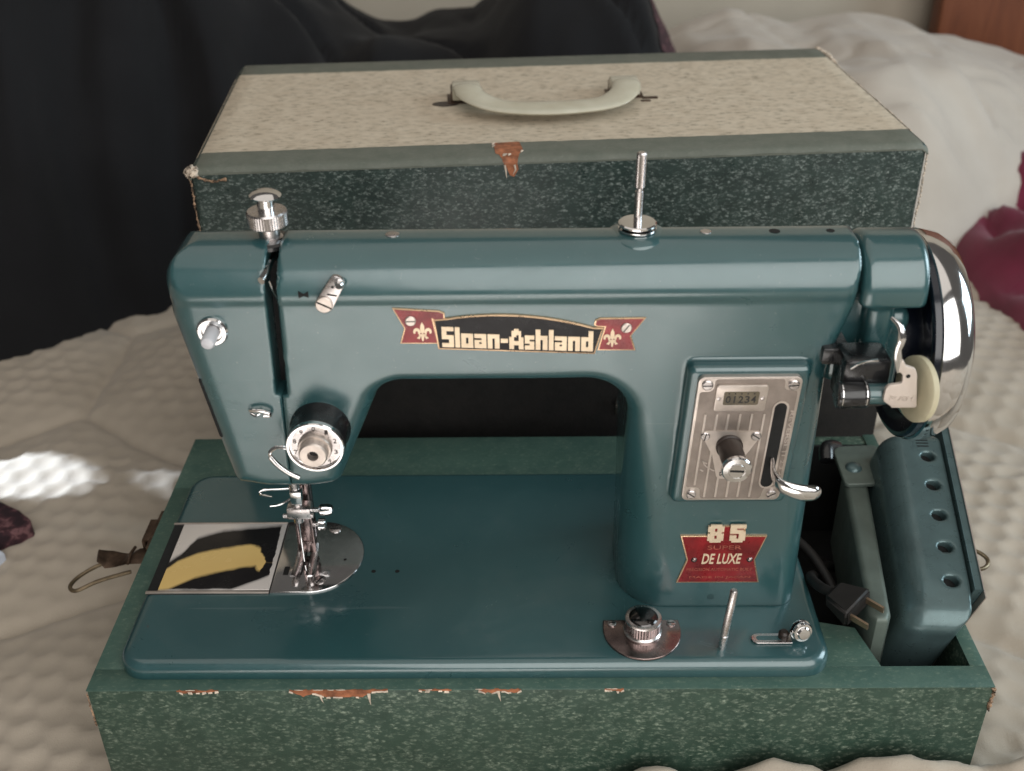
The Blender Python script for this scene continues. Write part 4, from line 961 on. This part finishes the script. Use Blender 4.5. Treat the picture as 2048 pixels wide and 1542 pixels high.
# ---- right end: end cover, handwheel, bobbin winder
def end_f(x, y, z):
    rs = 2.3; qy = np.maximum(4.95-y, y-9.7)+rs; qz = np.maximum(z-30.2, 15-z)+rs
    sec = np.sqrt(np.maximum(qy, 0)**2+np.maximum(qz, 0)**2)+np.minimum(np.maximum(qy, qz), 0)-rs
    sx = np.abs(x-40.0)-1.55
    r = .45; qa = sec+r; qb = sx+r; d = np.sqrt(np.maximum(qa, 0)**2+np.maximum(qb, 0)**2)+np.minimum(np.maximum(qa, qb), 0)-r
    # skirt ends above the winder
    qc = (27.35-z)
    d = smax(d, qc+0*x+0*y, .25)
    inner = np.maximum(rbox(x, y, z, 38.0, 39.0, 7.2, 13, 20, 29.0, .4), -100)
    neck = rbox(x, y, z, 37.6, 39.6, 6.2, 10.2, 22.6, 29.2, .5)
    b1 = rbox(x, y, z, 38.95, 40.2, 5.2, 8.5, 24.2, 27.9, .4)
    b2 = rbox(x, y, z, 39.7, 41.15, 5.6, 7.6, 25.7, 27.0, .6)
    b3 = rbox(x, y, z, 40.1, 41.0, 5.7, 7.5, 22.0, 26.4, .3)
    d = np.minimum(d, neck); d = smin(d, b1, .25); d = smin(d, smin(b2, b3, .4), .12)
    return d
casting('end_cover', end_f, (37.3, 4.6, 19.2), (41.9, 13.9, 30.4), .13, 'teal', mach)
WX, WY, WZ, WR = 41.75, 8.7, 23.95, 5.2
bb = B(); bb.lathe((WX, WY, WZ), (1, 0, 0), [(.55, .8), (.5, WR-1.2), (.15, WR-.9), (.0, WR-.35), (.0, WR-.1), (.08, WR), (.8, WR+.02)], 96); wh = bb.out('handwheel', 'navy', mach, 40, 'large handwheel with a dark face and chrome rim')
bb = B(); bb.lathe((WX, WY, WZ), (1, 0, 0), [(.36, WR+.0), (.42, WR+.12), (.7, WR+.16), (1.4, WR+.04), (1.9, WR-.25), (2.15, WR-.7), (2.25, WR-1.2), (2.27, .5)], 128); bb.out('wheel_rim', 'chrome', wh, 40)
bb = B(); bb.lathe((WX-.9, WY, WZ), (1, 0, 0), [(0, 2.6), (.1, 2.8), (1.4, 2.8)], 48); bb.out('wheel_hub', 'navy', wh)
bw = thing if False else None
bb = B(); bb.cyl((37.3, 3.0, 23.95), (38.75, 3.0, 23.95), .62, None, 32, .10); bb.box(37.6, 39.8, 3.3, 5.2, 23.0, 25.6, .25); wd = bb.out('bobbin_winder', 'black', mach, 40, 'black bobbin winder with a cream push lever')
bb = B(); bb.cyl((37.45, 2.95, 24.02), (37.5, 2.95, 24.02), .625, None, 32); bb.cyl((38.55, 2.95, 24.02), (38.6, 2.95, 24.02), .625, None, 32); bb.out('winder_band', 'chrome', wd)
bb = B(); bb.cyl((38.7, 3.1, 23.95), (40.5, 3.1, 23.95), .5, None, 24, .05); bb.out('winder_shaft', 'teal', wd)
pl = fillet([(39.75, 26.35, .1), (40.05, 25.85, .15), (40.5, 25.68, .2), (40.62, 25.4, .15), (40.92, 23.62, .08), (39.8, 23.62, .35), (39.30, 24.0, .25), (39.34, 24.80, .25), (40.02, 24.92, .15), (39.98, 25.35, .1), (39.72, 25.6, .08)], 5)
bb = B(); bb.prism(pl, 2.38, 2.56, .05); bb.prism([(39.8, 23.55), (40.9, 23.55), (40.9, 23.75), (39.7, 23.75)], 2.5, 3.1); pu = bb.out('push_lever', 'push', wd, 40, 'cream metal lever stamped with a word')
text_part('push_lettering', 'PUSH', 'push', wd, 39.58, 40.66, 24.02, 24.24, 2.38, .05, .02)
bb = B(); bb.cyl((40.22, 2.40, 25.32), (40.22, 2.365, 25.32), .10, None, 18); bb.out('lever_hole', 'dark', wd)
bb = B(); bb.sweep(catmull([(39.15, 2.9, 28.05), (39.5, 2.55, 27.75), (39.62, 2.4, 27.2), (39.55, 2.4, 26.7), (39.62, 2.42, 26.2), (39.78, 2.46, 25.5)], 6), lerp_list([.08, .14, .18, .15, .18, .10], 31), .07, (0, 1, 0), 12); bb.out('winder_spring', 'chrome', wd, 60)
bb = B(); bb.sweep(catmull([(37.7, 2.7, 25.55), (38.0, 2.6, 25.85), (38.35, 2.5, 26.05), (38.75, 2.5, 26.1)], 6), lerp_list([.1, .2, .25, .18], 19), .08, (0, .5, 1), 12); bb.out('winder_tongue', 'chrome', wd, 60)
bb = B(); bb.lathe((40.80, 3.15, 24.15), (1, .22, -.10), [(0, .5), (.02, 1.2), (.06, 1.44), (.16, 1.56), (.42, 1.56), (.52, 1.44), (.56, 1.2), (.56, .3)], 56); bb.out('winder_tyre', 'tyre', wd, 50)
bb = B(); bb.cyl((40.55, 3.05, 24.15), (40.80, 3.02, 24.14), .5, None, 24); bb.out('winder_hub', 'blackbrown', wd)
bb = B(); bb.box(36.9, 38.2, 4.6, 7.2, 24.6, 25.5, .12); bb.out('winder_bracket', 'black', wd)

# ================================================================== foot pedal standing on its edge
A = Vector((46.75, 2.75, 10.0)); Bv = Vector((48.75, 17.0, 12.5)); ax = (Bv-A); PL = ax.length; ax.normalize()
wv = Vector((1, 0, .10)); wv = (wv-ax*wv.dot(ax)).normalized(); tl = R(17)
nv = wv.cross(ax).normalized()                     # up
w2 = wv*math.cos(tl)+nv*math.sin(tl)*-.0; up2 = nv
dn = (-nv*math.cos(tl)-wv*math.sin(tl)).normalized()
ped = thing('foot_pedal', tuple(A+dn*6), 'grey green metal foot pedal with a row of round holes standing in the case compartment', 'foot pedal')
def PP(a, w, h): return A+ax*a+wv*w+dn*h           # along, across (+right), depth below the top
HOLES = [2.6+k*2.4 for k in range(5)]
def ped_f(a, w, h):
    h0 = .5*(1-sstep(a, -.2, 3.2))**2
    sec = poly_sdf(*np.broadcast_arrays(w, h-h0), PSEC) if np.ndim(a) == 3 else poly_sdf(w, h-h0, PSEC)
    r = 1.1; qa = sec+r; qb = np.maximum(-a, a-PL)+r
    d = np.sqrt(np.maximum(qa, 0)**2+np.maximum(qb, 0)**2)+np.minimum(np.maximum(qa, qb), 0)-r
    for q in HOLES: d = np.maximum(d, -np.maximum(np.sqrt((a-q)**2+(w+1.0)**2)-.40, h-.7))
    return d
PSEC = fillet([(-.02, 0, .25), (-.02, 6.6, .1), (-3.2, 6.6, .3), (-3.5, 0, 1.15)], 8)
Pn, Fn = nets(ped_f, (-.3, -4.9, -.3), (PL+.3, .3, 6.9), .13)
Pw = np.array(A[:])+Pn[:, :1]*np.array(ax[:])+Pn[:, 1:2]*np.array(wv[:])+Pn[:, 2:3]*np.array(dn[:])
me = bpy.data.meshes.new('pedal_shell'); me.from_pydata([tuple(v) for v in (Pw-np.array(ORG[ped.name][:]))*S], [], Fn.tolist()); me.update()
pb_ = link('pedal_shell', me, 'pedal', ped, None)
bb = B(); b2 = bmesh.new(); bmesh.ops.create_cube(b2, size=1)
for v in b2.verts: v.co = Vector((1.9+(v.co.x+.5)*(PL-1.7), .02+(v.co.y+.5)*.42, -.12+(.5-v.co.z)*6.9))
bmesh.ops.bevel(b2, geom=b2.edges[:], offset=.05, segments=1, affect='EDGES'); bb.join(b2); bb.warp(lambda c: PP(c.x, c.y, c.z)); bb.out('base_plate', 'pedal', ped)
bb = B(); b2 = bmesh.new(); bmesh.ops.create_cube(b2, size=1)
for v in b2.verts: v.co = Vector((1.4+(v.co.x+.5)*(PL-1.0), .46+(v.co.y+.5)*.06, -.16+(.5-v.co.z)*6.9))
bb.join(b2); bb.warp(lambda c: PP(c.x, c.y, c.z)); bb.out('plate_edge', 'alu_light', ped)
for a_ in HOLES:
    bb = B(); bb.cyl(PP(a_, -1.0, .66), PP(a_, -1.0, .40), .46, None, 24); bb.out('vent_hole', 'dark', pb_)
bb = B()
for k in range(4):
    b3 = bmesh.new(); bmesh.ops.create_cube(b3, size=1)
    for v in b3.verts: v.co = Vector((PL-.75-k*.26+v.co.x*.08, -1.2+v.co.y*.7, -.005+v.co.z*.03))
    bb.join(b3)
bb.warp(lambda c: PP(c.x, c.y, c.z)); bb.out('louvre', 'dark', pb_)['kind'] = 'stuff'
# pressing bar beside the shell
bar = [(41.3, 3.8), (41.6, 3.3), (42.2, 3.3), (42.5, 3.8), (44.5, 16.4), (43.0, 16.4)]
bb = B(); bb.slab([(p.x, p.y) for p in [Vector(q) for q in bar]], 4.0, 9.6, .3); bb.warp(lambda c: (c.x-.0, c.y, c.z+.0)); pbx = bb.out('pressing_bar', 'pedalbar', ped, 40)
bb = B(); bb.slab(fillet([(42.75, 14.9, .3), (45.6, 15.0, .3), (45.9, 19.2, .4), (42.9, 19.0, .8)], 5), 9.62, 9.86, .08); bb.out('hinge_bracket', 'pedalbar', ped)
bb = B(); bb.lathe((43.7, 16.6, 9.86), (0, 0, 1), [(0, .52), (.08, .50), (.22, .36), (.27, .15), (.28, .02)], 28); bb.out('rivet', 'pedal', ped, 60)
bb = B(); bb.sweep(catmull([(43.4, 19.6, 9.3), (42.6, 18.9, 9.8), (42.4, 18.0, 9.4)], 5), .5, None, (0, 0, 1), 10); bb.out('cord_grommet', 'black', ped, 60)

# ================================================================== power cord with plug
pc = thing('power_cord', (40.4, 5.0, 9.2), 'dark brown power plug with brass prongs beside the machine pillar', 'power cord')
bb = B(); b2 = bmesh.new(); bmesh.ops.create_cube(b2, size=1)
pm = Matrix.Translation((40.2, 4.6, 9.75)) @ Matrix.Rotation(R(-48), 4, 'Z') @ Matrix.Rotation(R(12), 4, 'X')
for v in b2.verts:
    tp = 1.0 if v.co.x > 0 else .62
    v.co = Vector((v.co.x*1.7, v.co.y*2.3*tp, v.co.z*1.25*tp))
bmesh.ops.bevel(b2, geom=b2.edges[:], offset=.16, segments=3, affect='EDGES'); bb.join(b2, pm); bb.out('plug_body', 'plug', pc, 50)
for sy_ in (-.72, .72):
    b3 = bmesh.new(); bmesh.ops.create_cube(b3, size=1)
    for v in b3.verts: v.co = Vector((1.35+v.co.x*1.1, sy_+v.co.y*.13, v.co.z*.42))
    bb = B(); bb.join(b3, pm); bb.out('prong', 'prong', pc)
for path in ([pm @ Vector((-.8, 0, 0)), (39.25, 5.9, 9.5), (39.1, 7.2, 8.9), (39.6, 9.0, 7.6), (40.6, 11.0, 6.0), (42.0, 13.5, 4.5), (43.0, 15, 3.0), (42.5, 17, 2.0)],
             [(39.3, 12.6, 7.6), (40.2, 11.0, 7.4), (41.0, 9.0, 6.6), (41.6, 7.0, 5.0), (42.4, 5.0, 3.4)]):
    bb = B(); bb.sweep(catmull(path, 8), .30, None, (0, 0, 1), 10); bb.out('cord', 'plug', pc, 60)
